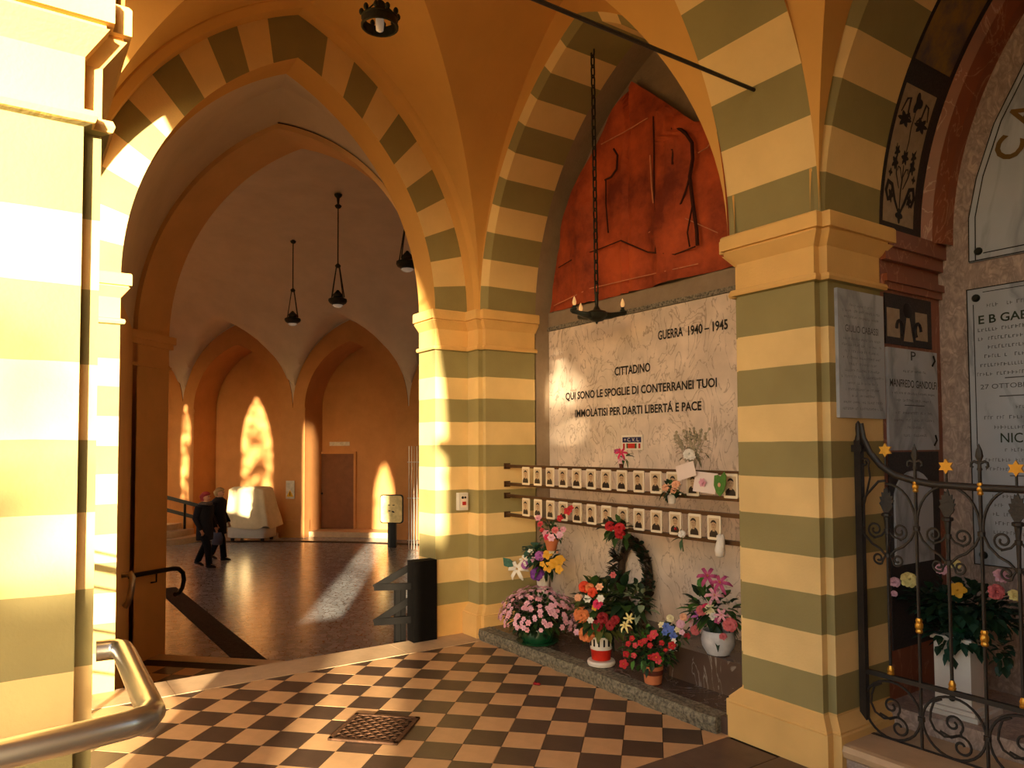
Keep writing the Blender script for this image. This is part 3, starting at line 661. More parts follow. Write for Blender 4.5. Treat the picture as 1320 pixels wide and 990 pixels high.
for k, a in enumerate((math.radians(56), math.radians(178), math.radians(262))):
    d = Vector((math.cos(a), math.sin(a), 0)); w = Vector((-d.y,d.x,0))
    mb = MB()
    mb.loft([[d*r+w*(bw*math.cos(2*PI*j/8))+Vector((0,0,zc+bh*math.sin(2*PI*j/8))) for j in range(8)] for r, bw, bh, zc in ((.05,.045,.03,-.015),(.11,.04,.024,-.012),(.17,.024,.016,.0),(.21,.022,.02,.008),(.225,.012,.012,.012))])
    arm = mb.build('arm','lamp_bronze',t,40)
    mb = MB(); mb.lathe([(.016,0),(.02,.012),(.013,.02),(.013,.035)], d*.195+Vector((0,0,.015)), 8); mb.build('socket','lamp_bronze',arm)
    mb = MB(); mb.lathe([(.008,0),(.014,.012),(.016,.026),(.011,.045),(.005,.06),(.001,.068)], d*.195+Vector((0,0,.05)), 8); mb.build('bulb','bulb_glass',arm,60)
# crown lantern under the memorial bay vault
t = thing('crown_lantern', 'small dark crown-rimmed hanging lantern under the ochre vault', 'lamp', (-4.086,1.83,4.15))
mb = MB(); R0 = .105
for i in range(32):
    a0, a1 = 2*PI*i/32, 2*PI*(i+1)/32
    for r0, r1, z0, z1 in ((R0,R0,0,.055),(R0-.01,R0-.01,0,.055)): mb.add([(r0*math.cos(a0),r0*math.sin(a0),z0),(r0*math.cos(a1),r0*math.sin(a1),z0),(r1*math.cos(a1),r1*math.sin(a1),z1),(r1*math.cos(a0),r1*math.sin(a0),z1)], [(0,1,2,3)])
mb.tube([(R0*math.cos(a),R0*math.sin(a),0) for a in [2*PI*i/24 for i in range(24)]], .009, 6, closed=True); mb.tube([(R0*math.cos(a),R0*math.sin(a),.05) for a in [2*PI*i/24 for i in range(24)]], .007, 6, closed=True)
mb.build('ring','lamp_bronze',t,40)
for i in range(10):
    a = 2*PI*i/10; d = Vector((math.cos(a),math.sin(a),0)); mb = MB(); mb.ball(d*(R0+.004)+Vector((0,0,.075)), (.016,.016,.022), 6, 5); mb.build('crown_leaf','lamp_bronze',t,60)
mb = MB(); mb.lathe([(.012,.16),(.03,.14),(.036,.10),(.03,.07)], n=10); mb.build('cap','lamp_bronze',t,40)
mb = MB(); mb.lathe([(.005,-.035),(.022,-.025),(.026,.02),(.024,.07)], n=10); mb.build('bulb','bulb_pale',t,60)
for i in range(3):
    a = 2*PI*i/3+.4; mb = MB(); mb.tube([(R0*math.cos(a),R0*math.sin(a),.05),(.02*math.cos(a),.02*math.sin(a),.15)], .005, 5); mb.build('strut','lamp_bronze',t)
chain(t, (0,0,.16), (0,0,.87))
# hall lamps
def hall_lamp(loc, zb, label):
    H = loc[2]-zb; t = thing('hanging_lamp', label, 'lamp', (loc[0],loc[1],zb), group='chain lamps in the hall')
    mb = MB(); mb.lathe([(.08,H-.01),(.07,H-.05),(.03,H-.09),(.02,H-.2),(.07,H-.24),(.05,H-.28),(.012,H-.3)], n=10); mb.build('canopy','lamp_bronze',t,40)
    mb = MB(); mb.tube([(0,0,.75),(0,0,H-.28)], .012, 6); mb.build('chain','lamp_bronze',t)
    mb = MB(); mb.lathe([(.01,.70),(.05,.72),(.06,.75),(.02,.79)], n=8); mb.build('hub','lamp_bronze',t,40)
    for k in range(4):
        a = PI/2*k+.5; mb = MB(); mb.tube([(.04*math.cos(a),.04*math.sin(a),.73),(.165*math.cos(a),.165*math.sin(a),.10)], .010, 6); mb.build('hanger','lamp_bronze',t)
    mb = MB(); mb.lathe([(.09,-.04),(.16,.0),(.185,.04),(.18,.08),(.15,.09),(.09,.12),(.10,.17),(.05,.22),(.02,.26)], n=14); mb.build('dish','lamp_bronze',t,40)
    mb = MB(); mb.lathe([(.01,-.09),(.06,-.08),(.10,-.05),(.10,-.035)], n=12); mb.build('glass','bulb_pale',t,60)
hall_lamp(onD(436,250,14.8), onD(434,392,14.8).z, 'chain lamp hung higher, the one nearer the big arch apex')
hall_lamp(onD(378,298,17.4), onD(375,416,17.4).z, 'chain lamp hung lower, in front of the brown pier between recesses')
v = onD(525,340,12.2); hall_lamp((v.x,v.y,6.6), v.z-.05, 'chain lamp half hidden behind the sunlit jamb')
# tie rod
a, b = Vector((-2.49,.28,3.5)), Vector((-2.49,3.27,3.5)); mb = MB(); mb.tube([a,b], .0105, 8); tr = tag(mb.build('tie_rod','iron',None,40), 'thin dark iron tie rod crossing the vault overhead', 'tie rod')

# =================================================================== GATED CHAPEL
XG, YC, ZG = -2.2, 4.57, .15
mb = MB(); mb.box((-2.14,3.42,.0),(.46,3.86,ZG-.04)); mb.box((-2.198,3.86,.0),(.498,YC-.002,.24)); cf = struct('floor_chapel', mb, 'pink_granite', 'stone floor of the gated chapel')
mb = MB(); rings = []
for xx in (-2.15,.47):
    rings.append([(xx,3.44,ZG-.10),(xx,3.42,ZG-.075),(xx,3.395,ZG-.06),(xx,3.385,ZG-.03),(xx,3.395,ZG-.005),(xx,3.42,ZG),(xx,3.85,ZG),(xx,3.85,ZG-.10)])
mb.loft(rings); struct('sill', mb, 'threshold_stone', 'rounded stone sill under the iron gate')
mb = MB()
A = curve3(MY, GC, GA, GH, 3.94, n); B = curve3(MY, GC, GA, GH, YC, n)
mb.add([(XG,3.93,0),(XG,YC,0),(XG,YC,ZS),(XG,3.93,ZS)], [(0,1,2,3)], 0); mb.add([(.5,3.93,0),(.5,YC,0),(.5,YC,ZS),(.5,3.93,ZS)], [(0,1,2,3)], 0)
mb.add([(-2.6,YC,0),(.8,YC,0),(.8,YC,5.2),(-2.6,YC,5.2)], [(0,1,2,3)], 1)
strip(mb, A, B, 2)
mat('mosaic_black', srgb(34,30,32), .5, c2=srgb(58,50,50), scale=90)
struct('wall_chapel', mb, ['red_marble','pink_granite','mosaic_black'], 'red marble side and pink granite back of the gated chapel', 30)
# red capital mouldings and inner red rib
mb = MB()
for z0,z1,o in ((2.69,2.78,.05),(2.62,2.69,.03),(2.50,2.54,.035),(2.46,2.50,.02)): mb.box((XG-.02,3.945,z0),(XG+o,YC-.0,z1))
struct('trim_3', mb, 'red_marble', 'chipped red marble capital moulding beside the chapel plaque')
mb = MB()
A = curve3(MY, GC, GA-.0, GH, 4.38, n); B = curve3(MY, GC, GA-.05, GH-.05, 4.41, n); D = curve3(MY, GC, GA-.08, GH-.08, 4.50, n); E_ = curve3(MY, GC, GA-.09, GH-.09, YC, n)
strip(mb, A, B); strip(mb, B, D); strip(mb, D, E_)
struct('trim_4', mb, 'red_marble', 'red marble rib round the chapel arch', 50)
# painted soffit panels, laid on the curve of the arch
_R0 = (GA*GA+GH*GH)/(2*GA)
def soff(sx, y, off=.004):       # sx: arc length from the springing; y along the depth
    th = sx/_R0; r = _R0-off
    return Vector((GC+(_R0-GA)-r*math.cos(th), y, ZS+r*math.sin(th)))
def soff_patch(mb, pts, off, mi=0):
    vs = [soff(a,b,off) for a,b in pts]; mb.add(vs, [tuple(range(len(vs)))], mi)
mat('panel_cream', srgb(170,150,128), .7, amt=.2, scale=20); mat('fresco_blue', srgb(84,78,86), .8, c2=srgb(150,116,62), scale=5, detail=8); mat('arabesque', srgb(38,32,34), .6)
t = thing('arabesque_panel', 'cream panel with dark arabesque flowers on the chapel arch soffit', 'painted panel', (0,0,0))
mb = MB()
for i in range(12):
    a0, a1 = .07+(.80-.07)*i/12, .07+(.80-.07)*(i+1)/12; soff_patch(mb, [(a0,3.965),(a0,4.285),(a1,4.285),(a1,3.965)], .005)
mb.build('panel','panel_cream',t,50)
def soff_tube(path, w, nm='flourish'):
    mb = MB(); A = []; B = []
    P = [Vector(p) for p in path]
    for i, p_ in enumerate(P):
        d = (P[min(i+1,len(P)-1)]-P[max(i-1,0)]).normalized(); nn = Vector((-d.y,d.x)); ww = w*(1-.5*abs(2*i/(len(P)-1)-1))
        A.append(soff(p_.x+nn.x*ww, p_.y+nn.y*ww, .008)); B.append(soff(p_.x-nn.x*ww, p_.y-nn.y*ww, .008))
    strip(mb, A, B); return mb.build(nm,'arabesque',t)
def soff_blob(c, ra, rb, lobes=5, nm='leaf_blot'):
    mb = MB(); pts = []
    for i in range(24):
        a = 2*PI*i/24; k = 1+.32*math.cos(lobes*a); pts.append((c[0]+ra*k*math.sin(a), c[1]+rb*k*math.cos(a)))
    soff_patch(mb, pts, .008); return mb.build(nm,'arabesque',t)
M = 4.125
soff_blob((.12,M),.035,.030,4)
soff_tube([(.14,M),(.25,M),(.33,M+.004),(.40,M)], .008)
for sg in (-1,1):
    soff_tube([(.14,M+sg*.01),(.20,M+sg*.05),(.28,M+sg*.09),(.29,M+sg*.13),(.24,M+sg*.145),(.19,M+sg*.12),(.20,M+sg*.09)], .016)
    soff_blob((.22,M+sg*.095),.035,.022,5)
    soff_tube([(.27,M+sg*.02),(.34,M+sg*.06),(.42,M+sg*.08),(.50,M+sg*.10)], .007)
    soff_blob((.40,M+sg*.09),.032,.026,5); soff_blob((.46,M+sg*.085),.026,.022,5); soff_blob((.34,M+sg*.12),.018,.015,4)
    soff_tube([(.32,M),(.38,M+sg*.03),(.385,M+sg*.05),(.36,M+sg*.055)], .006)
    soff_blob((.63,M+sg*.085),.034,.055,6); soff_tube([(.64,M+sg*.03),(.67,M+sg*.07),(.74,M+sg*.08),(.73,M+sg*.11),(.66,M+sg*.135)], .010)
soff_blob((.44,M),.034,.030,6); soff_blob((.73,M),.045,.035,3)
soff_tube([(.46,M),(.53,M+.006),(.60,M-.004),(.70,M)], .006)
t2 = thing('fresco_panel', 'faded blue and gold painted panel higher on the chapel arch', 'painted panel', (0,0,0))
mb = MB()
for i in range(14):
    a0, a1 = .92+.9*i/14, .92+.9*(i+1)/14; soff_patch(mb, [(a0,3.96),(a0,4.33),(a1,4.33),(a1,3.96)], .006)
mb.build('painting','fresco_blue',t2,50)
# plaques -------------------------------------------------------------------
def plaque_x(name, label, y0, y1, z0, z1, X, matn, lines):
    t = thing(name, label, 'plaque', (0,0,0)); mb = MB(); mb.box((X-.02,y0,z0),(X,y1,z1)); mb.build('slab',matn,t)
    k = 0; wl = MB()
    for ln in lines:
        z, h, fr, body = ln; w = (y1-y0)*fr; ys = (y0+y1)/2-w/2
        if body: lettering(body, (X+.002, ys, z), (0,1,0), (0,0,1), w, h, t, 'letter_grey', 'inscription', .006)
        else: dashes(wl, (X+.002, ys, z), (0,1,0), (0,0,1), w, h, hash((name,k)) % 9999 if False else int(z*1000))
        k += 1
    if wl.v: wl.build('worn_inscription','letter_faint',t,kind='stuff')
    return t
L1 = [(2.325,.012,.5,''),(2.295,.013,.8,''),(2.262,.013,.75,''),(2.19,.036,.72,'GIULIO CABASSI')]+[(2.15-.033*i,.013,(.8,.86,.74,.82,.6,.76,.9,.66,.74,.5,.84,.88)[i],'') for i in range(12)]
plaque_x('wall_plaque', 'grey stone plaque with worn engraved text on the striped pillar above the gate hinge', 3.50, 3.93, 1.745, 2.41, XG+.018, 'grey_marble', L1)
L2 = [(2.08,.05,.10,'P'),(2.01,.013,.5,''),(1.925,.042,.94,'MANFREDO GANDOLFI'),(1.885,.013,.86,''),(1.845,.014,.7,''),(1.775,.014,.74,''),(1.735,.014,.8,''),(1.695,.014,.4,''),(1.65,.014,.46,'')]
t = plaque_x('wall_plaque', 'blue grey marble plaque with dark lettering inside the chapel on the red marble', 3.965, 4.50, 1.575, 2.14, XG+.014, 'grey_marble', L2)
mb = MB(); mb.box((XG+.0145,4.13,1.823),(XG+.016,4.34,1.827)); mb.build('rule','letter_grey',t)
for zz in (2.09,1.63):
    mb = MB(); mb.tube([(XG+.016,4.44,zz-.03),(XG+.016,4.47,zz),(XG+.016,4.455,zz+.03)], .006, 5)
    mb.build('corner_sprig','letter_black',t)
t = thing('inlaid_panel', 'black panel inlaid with pale scrolls above the chapel plaque', 'painted panel', (0,0,0))
mb = MB(); mb.box((XG-.01,3.965,2.16),(XG+.008,4.46,2.44)); mb.build('ground','mosaic_black',t)
for (y0,y1,z0,z1) in ((3.98,4.11,2.20,2.36),(4.28,4.41,2.20,2.36)):
    mb = MB(); mb.box((XG+.008,y0,z0),(XG+.0095,y1,z1)); mb.build('inlay','panel_cream',t)
mb = MB(); mb.sheet([(-.05,2.185),(.05,2.185),(.012,2.33),(-.012,2.33)], (XG+.008,4.20,0),(0,1,0),(0,0,1),.0015); mb.build('inlay','panel_cream',t)
for sg in (-1,1):
    mb = MB(); mb.tube([(XG+.010,4.20+sg*(.10+.03*math.cos(a)),2.25+.045*math.sin(a)) for a in [i*.5 for i in range(9)]], .011, 6); mb.build('scroll','arabesque',t,60)
mb = MB(); mb.ball((XG+.008,4.20,2.36),(.006,.05,.045),10,6); mb.build('bud','arabesque',t,60)
t = thing('carved_niche_panel', 'dark panel with a pale round-topped relief low on the chapel side', 'relief', (0,0,0))
mb = MB(); mb.box((XG-.01,3.965,.5),(XG+.008,4.50,1.565)); mb.build('ground','mosaic_black',t)
mb = MB(); P = [(-.20,.95),(.20,.95)]+[(.20*math.cos(PI*i/12), 1.30+.16*math.sin(PI*i/12)) for i in range(13)]; mb.sheet(P,(XG+.008,4.20,0),(0,1,0),(0,0,1),.012); mb.build('arched_slab','grey_marble',t)
# back wall slabs
def slab_back(name, label, poly, lines, corner_studs, inset=.03):
    t = thing(name, label, 'memorial', (0,0,0)); mb = MB(); mb.sheet(poly,(0,YC-.002,0),(1,0,0),(0,0,1),.02); mb.build('slab','grey_marble',t)
    for x, z in corner_studs:
        mb = MB(); mb.loft([[(x+r*math.cos(a),y,z+r*math.sin(a)) for a in [2*PI*i/12 for i in range(12)]] for r, y in ((.022,YC-.02),(.022,YC-.03),(.014,YC-.04))]); mb.build('stud','lamp_bronze',t,40)
    return t
t = slab_back('memorial_slab', 'tall pale grey memorial slab with engraved lines behind the iron gate', [(-2.035,.93),(-.9,.93),(-.9,2.49),(-2.035,2.49)], [], [(-1.985,2.435),(-1.985,.985)])
mb = MB(); fy = YC-.0235
for (x0,x1,z0,z1) in ((-2.037,-2.031,.93,2.49),(-2.037,-.9,2.486,2.492),(-2.037,-.9,.928,.934),(-2.003,-1.999,1.02,2.40),(-1.95,-.9,2.462,2.466)): mb.box((x0,fy,z0),(x1,fy+.004,z1))
mb.build('border_line','letter_black',t,kind='stuff')
lettering('E B GAETANA SE', (-1.975,YC-.025,2.285),(1,0,0),(0,0,1),.52,.046,t,'letter_green','inscription',.018)
lettering('NICOLA', (-1.88,YC-.025,1.615),(1,0,0),(0,0,1),.245,.052,t,'letter_green','inscription',.006)
lettering('27 OTTOBRE 1823', (-1.975,YC-.025,1.915),(1,0,0),(0,0,1),.36,.026,t,'letter_grey','inscription')
wl = MB()
for z, x in ((2.375,-1.93),(2.24,-1.98),(2.19,-1.98),(2.14,-1.93),(2.09,-1.95),(2.04,-1.99),(1.99,-1.99),(1.80,-1.80),(1.745,-1.96),(1.69,-1.93),(1.565,-1.86),(1.51,-1.96),(1.46,-1.96),(1.36,-1.93),(1.31,-1.93),(1.26,-1.92),(1.21,-1.93),(1.16,-1.92),(1.11,-1.93)): dashes(wl,(x,YC-.0245,z),(1,0,0),(0,0,1),-1.2-x,.020,int(z*777))
for x0,z in ((-1.85,1.968),(-1.88,1.868),(-1.84,1.43)): wl.box((x0,YC-.0245,z),(x0+.2,YC-.0225,z+.006))
wl.build('worn_inscription','letter_faint',t,kind='stuff')
P = [(-2.02,2.645),(-.9,2.645)]; Rr = 1.18
P += [(GC+x, z) for x, z in [(-.05,4.45),(-.35,4.27),(-.62,4.02),(-.85,3.70),(-1.02,3.40),(-1.12,3.12),(-1.165,2.9)]]
t = slab_back('memorial_slab', 'arched grey memorial slab with large bronze letters above the tall slab', P, [], [(-1.965,2.70)])
mb = MB(); L_ = [(-2.017,2.65),(-2.012,2.9),(-1.965,3.12),(-1.865,3.40),(-1.695,3.70),(-1.465,4.02),(-1.2,4.25)]
for a, b in zip(L_, L_[1:]):
    for o in (0,.035): mb.tube([(a[0]+o,YC-.024,a[1]),(b[0]+o,YC-.024,b[1])], .003, 4)
mb.tube([(-2.017,YC-.024,2.65),(-.9,YC-.024,2.65)], .003, 4); mb.tube([(-1.94,YC-.024,2.685),(-.9,YC-.024,2.685)], .003, 4)
mb.build('border_line','letter_black',t,kind='stuff')
for ch, (x,z), ang in (('C',(-1.765,3.15),60),('A',(-1.695,3.31),56),('R',(-1.59,3.46),50),('D',(-1.47,3.59),44)):
    a = math.radians(ang); lettering(ch, (x,YC-.026,z), (math.cos(a),0,math.sin(a)), (-math.sin(a),0,math.cos(a)), .12, .14, t, 'letter_gold', 'bronze_letter', .02)
# =================================================================== IRON GATE
GY_ = 3.65; XP = -2.175; ZG = .13
t = thing('iron_gate', 'wrought iron gate with gold stars, torches and scrolls before the chapel', 'gate', (XP,GY_,ZG))
def gp(x, z): return (x-XP, 0, z-ZG)
def wire(path, r, name, m='iron', parent=None, nn=6):
    mb = MB(); mb.tube([gp(*p) for p in path], r, nn); return mb.build(name, m, parent or t, 50)
mb = MB(); mb.box((-.017,-.017,0),(.017,.017,1.50)); mb.build('hinge_post','iron',t)
mb = MB(); mb.lathe([(.017,1.49),(.02,1.50),(.013,1.53),(.015,1.56),(.013,1.585),(.002,1.60)], n=8); mb.build('post_cap','iron',t,40)
mb = MB(); mb.box((-.045,-.03,1.44),(.03,.012,1.475)); mb.build('hinge_bracket','iron',t)
mb = MB(); pth = [(XP+.012,1.715),(-2.15,1.64),(-2.115,1.565),(-2.06,1.50),(-1.99,1.455),(-1.90,1.43),(-1.80,1.415),(-1.6,1.408),(-1.3,1.405),(-.87,1.405)]
mb.tube([gp(*p) for p in pth], .017, 8, flat=.7); mb.build('top_rail','iron',t,50)
mb = MB(); mb.box((0,-.012,.314),(1.3,.012,.336)); mb.build('lower_rail','iron',t)
mb = MB(); mb.box((0,-.012,.004),(1.3,.012,.022)); mb.build('bottom_rail','iron',t)
mb = MB(); mb.box((1.285,-.015,.0),(1.315,.015,1.27)); mb.build('closing_post','iron',t)
def spiral(cx, cz, r0, r1, a0, turns, sg=1, m=22): return [(cx+(r0+(r1-r0)*i/m)*math.cos(a0+sg*turns*2*PI*i/m), cz+(r0+(r1-r0)*i/m)*math.sin(a0+sg*turns*2*PI*i/m)) for i in range(m+1)]
star = []
for i in range(12):
    a = PI/2+2*PI*i/12; r = .036 if i % 2 == 0 else .0205; star.append((r*math.cos(a), r*math.sin(a)))
torch = [(-.010,-.052),(.010,-.052),(.014,-.04),(.024,-.03),(.032,-.012),(.027,-.006),(.038,.014),(.028,.016),(.034,.036),(.022,.034),(.024,.056),(.012,.050),(.004,.082),(-.003,.062),(-.010,.07),(-.013,.05),(-.024,.052),(-.022,.03),(-.034,.028),(-.027,.008),(-.036,-.004),(-.026,-.02),(-.018,-.04)]
star_x = [-2.035,-1.745,-1.452,-1.159]; spear_x = [-1.89,-1.60,-1.305,-1.012]
for k, x in enumerate(star_x):
    zt = (1.50,1.415,1.41,1.41)[k]; zs_ = (1.578,1.502,1.498,1.498)[k]; zb = .468
    wire([(x,zb),(x,1.24)], .0085, 'bar')
    wire([(x,zt),(x,zs_-.02)], .006, 'star_stem')
    mb = MB(); mb.sheet([(a,b) for a,b in star],(x-XP,-.006,zs_-ZG),(1,0,0),(0,0,1),.012*-1); 
    so = mb.build('gold_star','gold',t)
    mb = MB(); mb.sheet(torch,(x-XP,.004,1.315-ZG),(1,0,0),(0,0,1),.009); mb.build('torch_flame','iron',t)
    mb = MB(); mb.loft([[(x-XP+r*math.cos(a),r*math.sin(a),z-ZG) for a in [2*PI*i/8 for i in range(8)]] for r, z in ((.009,1.10),(.011,1.19),(.016,1.245),(.026,1.25),(.026,1.262),(.016,1.266))]); mb.build('torch_handle','iron',t,40)
    for z in (1.175,1.055):
        mb = MB(); mb.lathe([(.010,-.012),(.016,-.01),(.016,.01),(.010,.012)], (x-XP,0,z-ZG), 8); mb.build('collar','iron',t,40)
    hw = .143
    for sg in (-1,1):
        # big loop from the top down to the bar
        loop = [(x+sg*hw*math.sin(a)*.98, 1.225+.185*math.cos(a)) for a in [i*PI/2/8 for i in range(9)]]
        loop += [(x+sg*hw*.96,1.19),(x+sg*hw*.82,1.145),(x+sg*hw*.55,1.105),(x+sg*hw*.28,1.085),(x+sg*.012,1.055)]
        if k == 0 and sg < 0: loop[0:3] = [(x-.004,1.425),(x-.04,1.42)]
        wire(loop, .0065, 'loop')
        wire([(x+sg*.010,1.175),(x+sg*.03,1.15),(x+sg*.07,1.135),(x+sg*.105,1.15),(x+sg*.112,1.185)][0:3]+spiral(x+sg*.062,1.178,.040,.010,-PI/2,1.35,sg), .0055, 'scroll')
        wire([(x+sg*.010,1.055),(x+sg*.025,1.03)]+spiral(x+sg*.048,1.035,.030,.008,-PI/2-.6*sg,1.2,sg), .0055, 'scroll')
    for z in (.468,):
        mb = MB(); mb.lathe([(.016,0),(.018,.008),(.014,.014),(.017,.024),(.011,.038),(.009,.044)], (x-XP,0,z-ZG), 8); mb.build('gold_ferrule','gold',t,40)
for k, x in enumerate(spear_x):
    wire([(x,ZG+.01),(x,1.50)], .0085, 'bar')
    mb = MB(); mb.loft([[(x-XP+r*math.cos(a),.6*r*math.sin(a),z-ZG) for a in [2*PI*i/8 for i in range(8)]] for r, z in ((.009,1.485),(.013,1.49),(.009,1.50),(.008,1.525),(.018,1.55),(.014,1.575),(.001,1.608))]); mb.build('spear_head','iron',t,40)
    for sg in (-1,1): wire([(x+sg*.006,1.52),(x+sg*.022,1.527),(x+sg*.034,1.52),(x+sg*.036,1.505),(x+sg*.028,1.50)], .0065, 'spear_barb')
    for z, s_ in ((1.375,1.0),(.70,1.25)):
        mb = MB(); mb.lathe([(.011*s_,0),(.014*s_,.006*s_),(.011*s_,.014*s_),(.015*s_,.022*s_),(.015*s_,.034*s_),(.011*s_,.04*s_),(.013*s_,.048*s_),(.010*s_,.056*s_)], (x-XP,0,z-ZG), 8); mb.build('gold_ferrule','gold',t,40)
    mb = MB(); mb.lathe([(.010,-.012),(.017,-.01),(.017,.01),(.010,.012)], (x-XP,0,1.20-ZG), 8); mb.build('collar','iron',t,40)
    mb = MB(); mb.lathe([(.010,-.012),(.017,-.01),(.017,.01),(.010,.012)], (x-XP,0,.292-ZG), 8); mb.build('collar','iron',t,40)
wire([(XP+.02,1.19),(XP+.022,1.30),(-2.135,1.37),(-2.118,1.44),(-2.125,1.50)]+spiral(-2.145,1.515,.024,.007,0,1.2,1), .0055, 'scroll')
for k, x in enumerate(star_x):
    cz = .292; R_ = .14
    wire([(x+R_*math.cos(a), cz+R_*math.sin(a)) for a in [2*PI*i/28 for i in range(29)]], .0065, 'ring')
    wire([(x-.10,cz+.055),(x-.085,cz+.10),(x-.05,cz+.12)][::-1]+[(x-.105,cz+.01),(x-.085,cz-.03),(x-.04,cz-.05)]+spiral(x+.035,cz-.075,.052,.012,PI*.75,1.3,-1), .006, 'scroll')
    wire([(x-.06,cz-.03),(x-.01,cz-.045),(x+.035,cz-.02)]+spiral(x+.0,cz+.02,.045,.010,-PI*.25,1.3,1), .006, 'scroll')

# =================================================================== FLOWERS
FC = {'pink':(222,160,176),'palepink':(226,176,196),'hotpink':(216,52,96),'rose':(196,60,72),'red':(178,26,34),'darkred':(140,24,32),'orange':(214,122,70),'flame':(214,66,32),'peach':(236,176,140),'yellow':(216,160,44),'paleyellow':(236,222,150),'purple':(120,56,150),'violet':(170,96,170),'white':(236,230,220),'blue':(96,120,196),'cream':(232,220,178),'salmon':(206,104,108),'dried':(170,156,130),'mag':(180,72,120)}
for k_, v_ in FC.items(): mat('petal_'+k_, srgb(*v_), .6, amt=.22, scale=40)
for k_, v_ in (('leaf',(58,88,40)),('leafdark',(28,52,30)),('leafblue',(40,74,56)),('leafbright',(76,128,48)),('leafolive',(110,112,56)),('leafbrown',(66,48,34)),('leafteal',(58,104,90)),('leafgrey',(140,136,112)),('leafpale',(150,164,130))): mat(k_, srgb(*v_), .5, amt=.35, scale=30)
mat('stem_green', srgb(60,90,40), .6)
FM = {}
def petal(mb, L, Wd, cup, curl, az, tilt, z0=0, r0=0, mi=0):
    """one curved petal growing outward from the middle; tilt 0 = flat, 1 = upright"""
    ca, sa = math.cos(az), math.sin(az); vs = []
    for i, u in enumerate((0,.4,.75,1)):
        w = Wd*(.35,1,.95,.35)[i]; ang = tilt*PI/2*(1-.3*u)-curl*u*u
        r = r0+L*u*math.cos(ang); z = z0+L*u*math.sin(ang)
        for v in (-1,0,1):
            zz = z+(cup*abs(v))*L*.2; x, y = r, v*w; vs.append((x*ca-y*sa, x*sa+y*ca, zz))
    mb.add(vs, [(i*3+j, i*3+j+1, (i+1)*3+j+1, (i+1)*3+j) for i in range(3) for j in range(2)], mi)
def fmesh(kind, col):
    if (kind,col) in FM: return FM[kind,col]
    mb = MB(); mats = ['petal_'+col]
    if kind == 'rose':
        for m_, L, tl, w in ((5,.92,.42,.42),(5,.86,.62,.38),(5,.74,.76,.32),(4,.62,.86,.26),(3,.5,.94,.2)):
            for i in range(m_): petal(mb, L, w, .9, .75, 2*PI*i/m_+tl*9, tl, -.15, .06)
        mb.ball((0,0,.2),(.14,.14,.3),6,4)
    elif kind == 'lily':
        for i in range(6): petal(mb, 1.25, .2, .25, 1.1, 2*PI*i/6, .62, -.1, .03)
        mats.append('petal_yellow')
        for i in range(3): mb.tube([(0,0,0),(.12*math.cos(i*2.1),.12*math.sin(i*2.1),.6)], .035, 4, 1)
    elif kind == 'daisy':
        for i in range(13): petal(mb, 1.0, .13, .1, .3, 2*PI*i/13, .15); petal(mb, .75, .12, .1, .2, 2*PI*(i+.5)/13, .45)
        for i in range(8): petal(mb, .5, .12, .1, 0, 2*PI*i/8, .75)
    elif kind == 'bloom':
        for i in range(5): petal(mb, 1.0, .42, .3, .4, 2*PI*i/5, .4)
        mats.append('petal_yellow'); mb.ball((0,0,.15),.14,6,4,1)
    elif kind == 'pom':
        for i in range(6): petal(mb, 1.0, .36, .3, .3, 2*PI*i/6, .5)
        for i in range(4): petal(mb, .6, .3, .3, 0, 2*PI*i/4+.4, .8)
    elif kind == 'bud': mb.ball((0,0,.2),(.5,.5,.75),7,5)
    FM[kind,col] = mb.mesh('flower', mats, 60); return FM[kind,col]
def flower(parent, kind, col, p, face, r, name='flower'):
    o = link(name, fmesh(kind,col), parent, Vector(p)-parent.location); o.scale = (r,r,r)
    o.rotation_mode = 'QUATERNION'; o.rotation_quaternion = Vector(face).normalized().to_track_quat('Z','Y'); return o
def leaf(mb, p, d, L, Wd, mi=0, droop=.3):
    p, d = Vector(p), Vector(d).normalized(); sd = d.cross(Vector((0,0,1)))
    if sd.length < .05: sd = Vector((1,0,0))
    sd.normalize(); up = sd.cross(d); vs = []
    for u, w in ((0,.08),(.3,.9),(.65,.8),(1,.02)):
        c = p+d*L*u-Vector((0,0,1))*droop*L*u*u
        for v in (-1,0,1): vs.append(c+sd*v*w*Wd+up*abs(v)*w*Wd*.35)
    mb.add(vs, [(i*3+j, i*3+j+1, (i+1)*3+j+1, (i+1)*3+j) for i in range(3) for j in range(2)], mi)
def foliage(parent, c, rad, count, L, Wd, mats, seed=1, flat=1.0, name='foliage', droop=.3, dirbias=(0,0,.2)):
    r = random.Random(seed); mb = MB(); c = Vector(c)-parent.location
    for i in range(count):
        d = Vector((r.gauss(0,1), r.gauss(0,1), r.gauss(0,1)*flat)).normalized(); k = r.random()**.5
        p = c+Vector((d.x*rad[0]*k, d.y*rad[1]*k, d.z*rad[2]*k)); leaf(mb, p, d+Vector(dirbias)+Vector((r.uniform(-.5,.5),r.uniform(-.5,.5),r.uniform(-.4,.4))), L*r.uniform(.7,1.2), Wd*r.uniform(.7,1.2), r.randrange(len(mats)), droop)
    return mb.build(name, mats, parent, 60, None, 'stuff')
CAMD = -_F
def fl_list(t, Y, items, depth_jit=.03, seed=3):
    r = random.Random(seed)
    for kind, col, x, y, pxr in items:
        p = onY(x, y, Y-r.uniform(0,depth_jit)); D = (p-CP).dot(_F); rad = pxr*D/_f*(.8 if kind == 'bloom' else .92)
        flower(t, kind, col, p, Vector((CAMD.x*.8+r.uniform(-.35,.35), CAMD.y*.8-.3+r.uniform(-.2,.2), .35+r.uniform(-.3,.4))), rad)
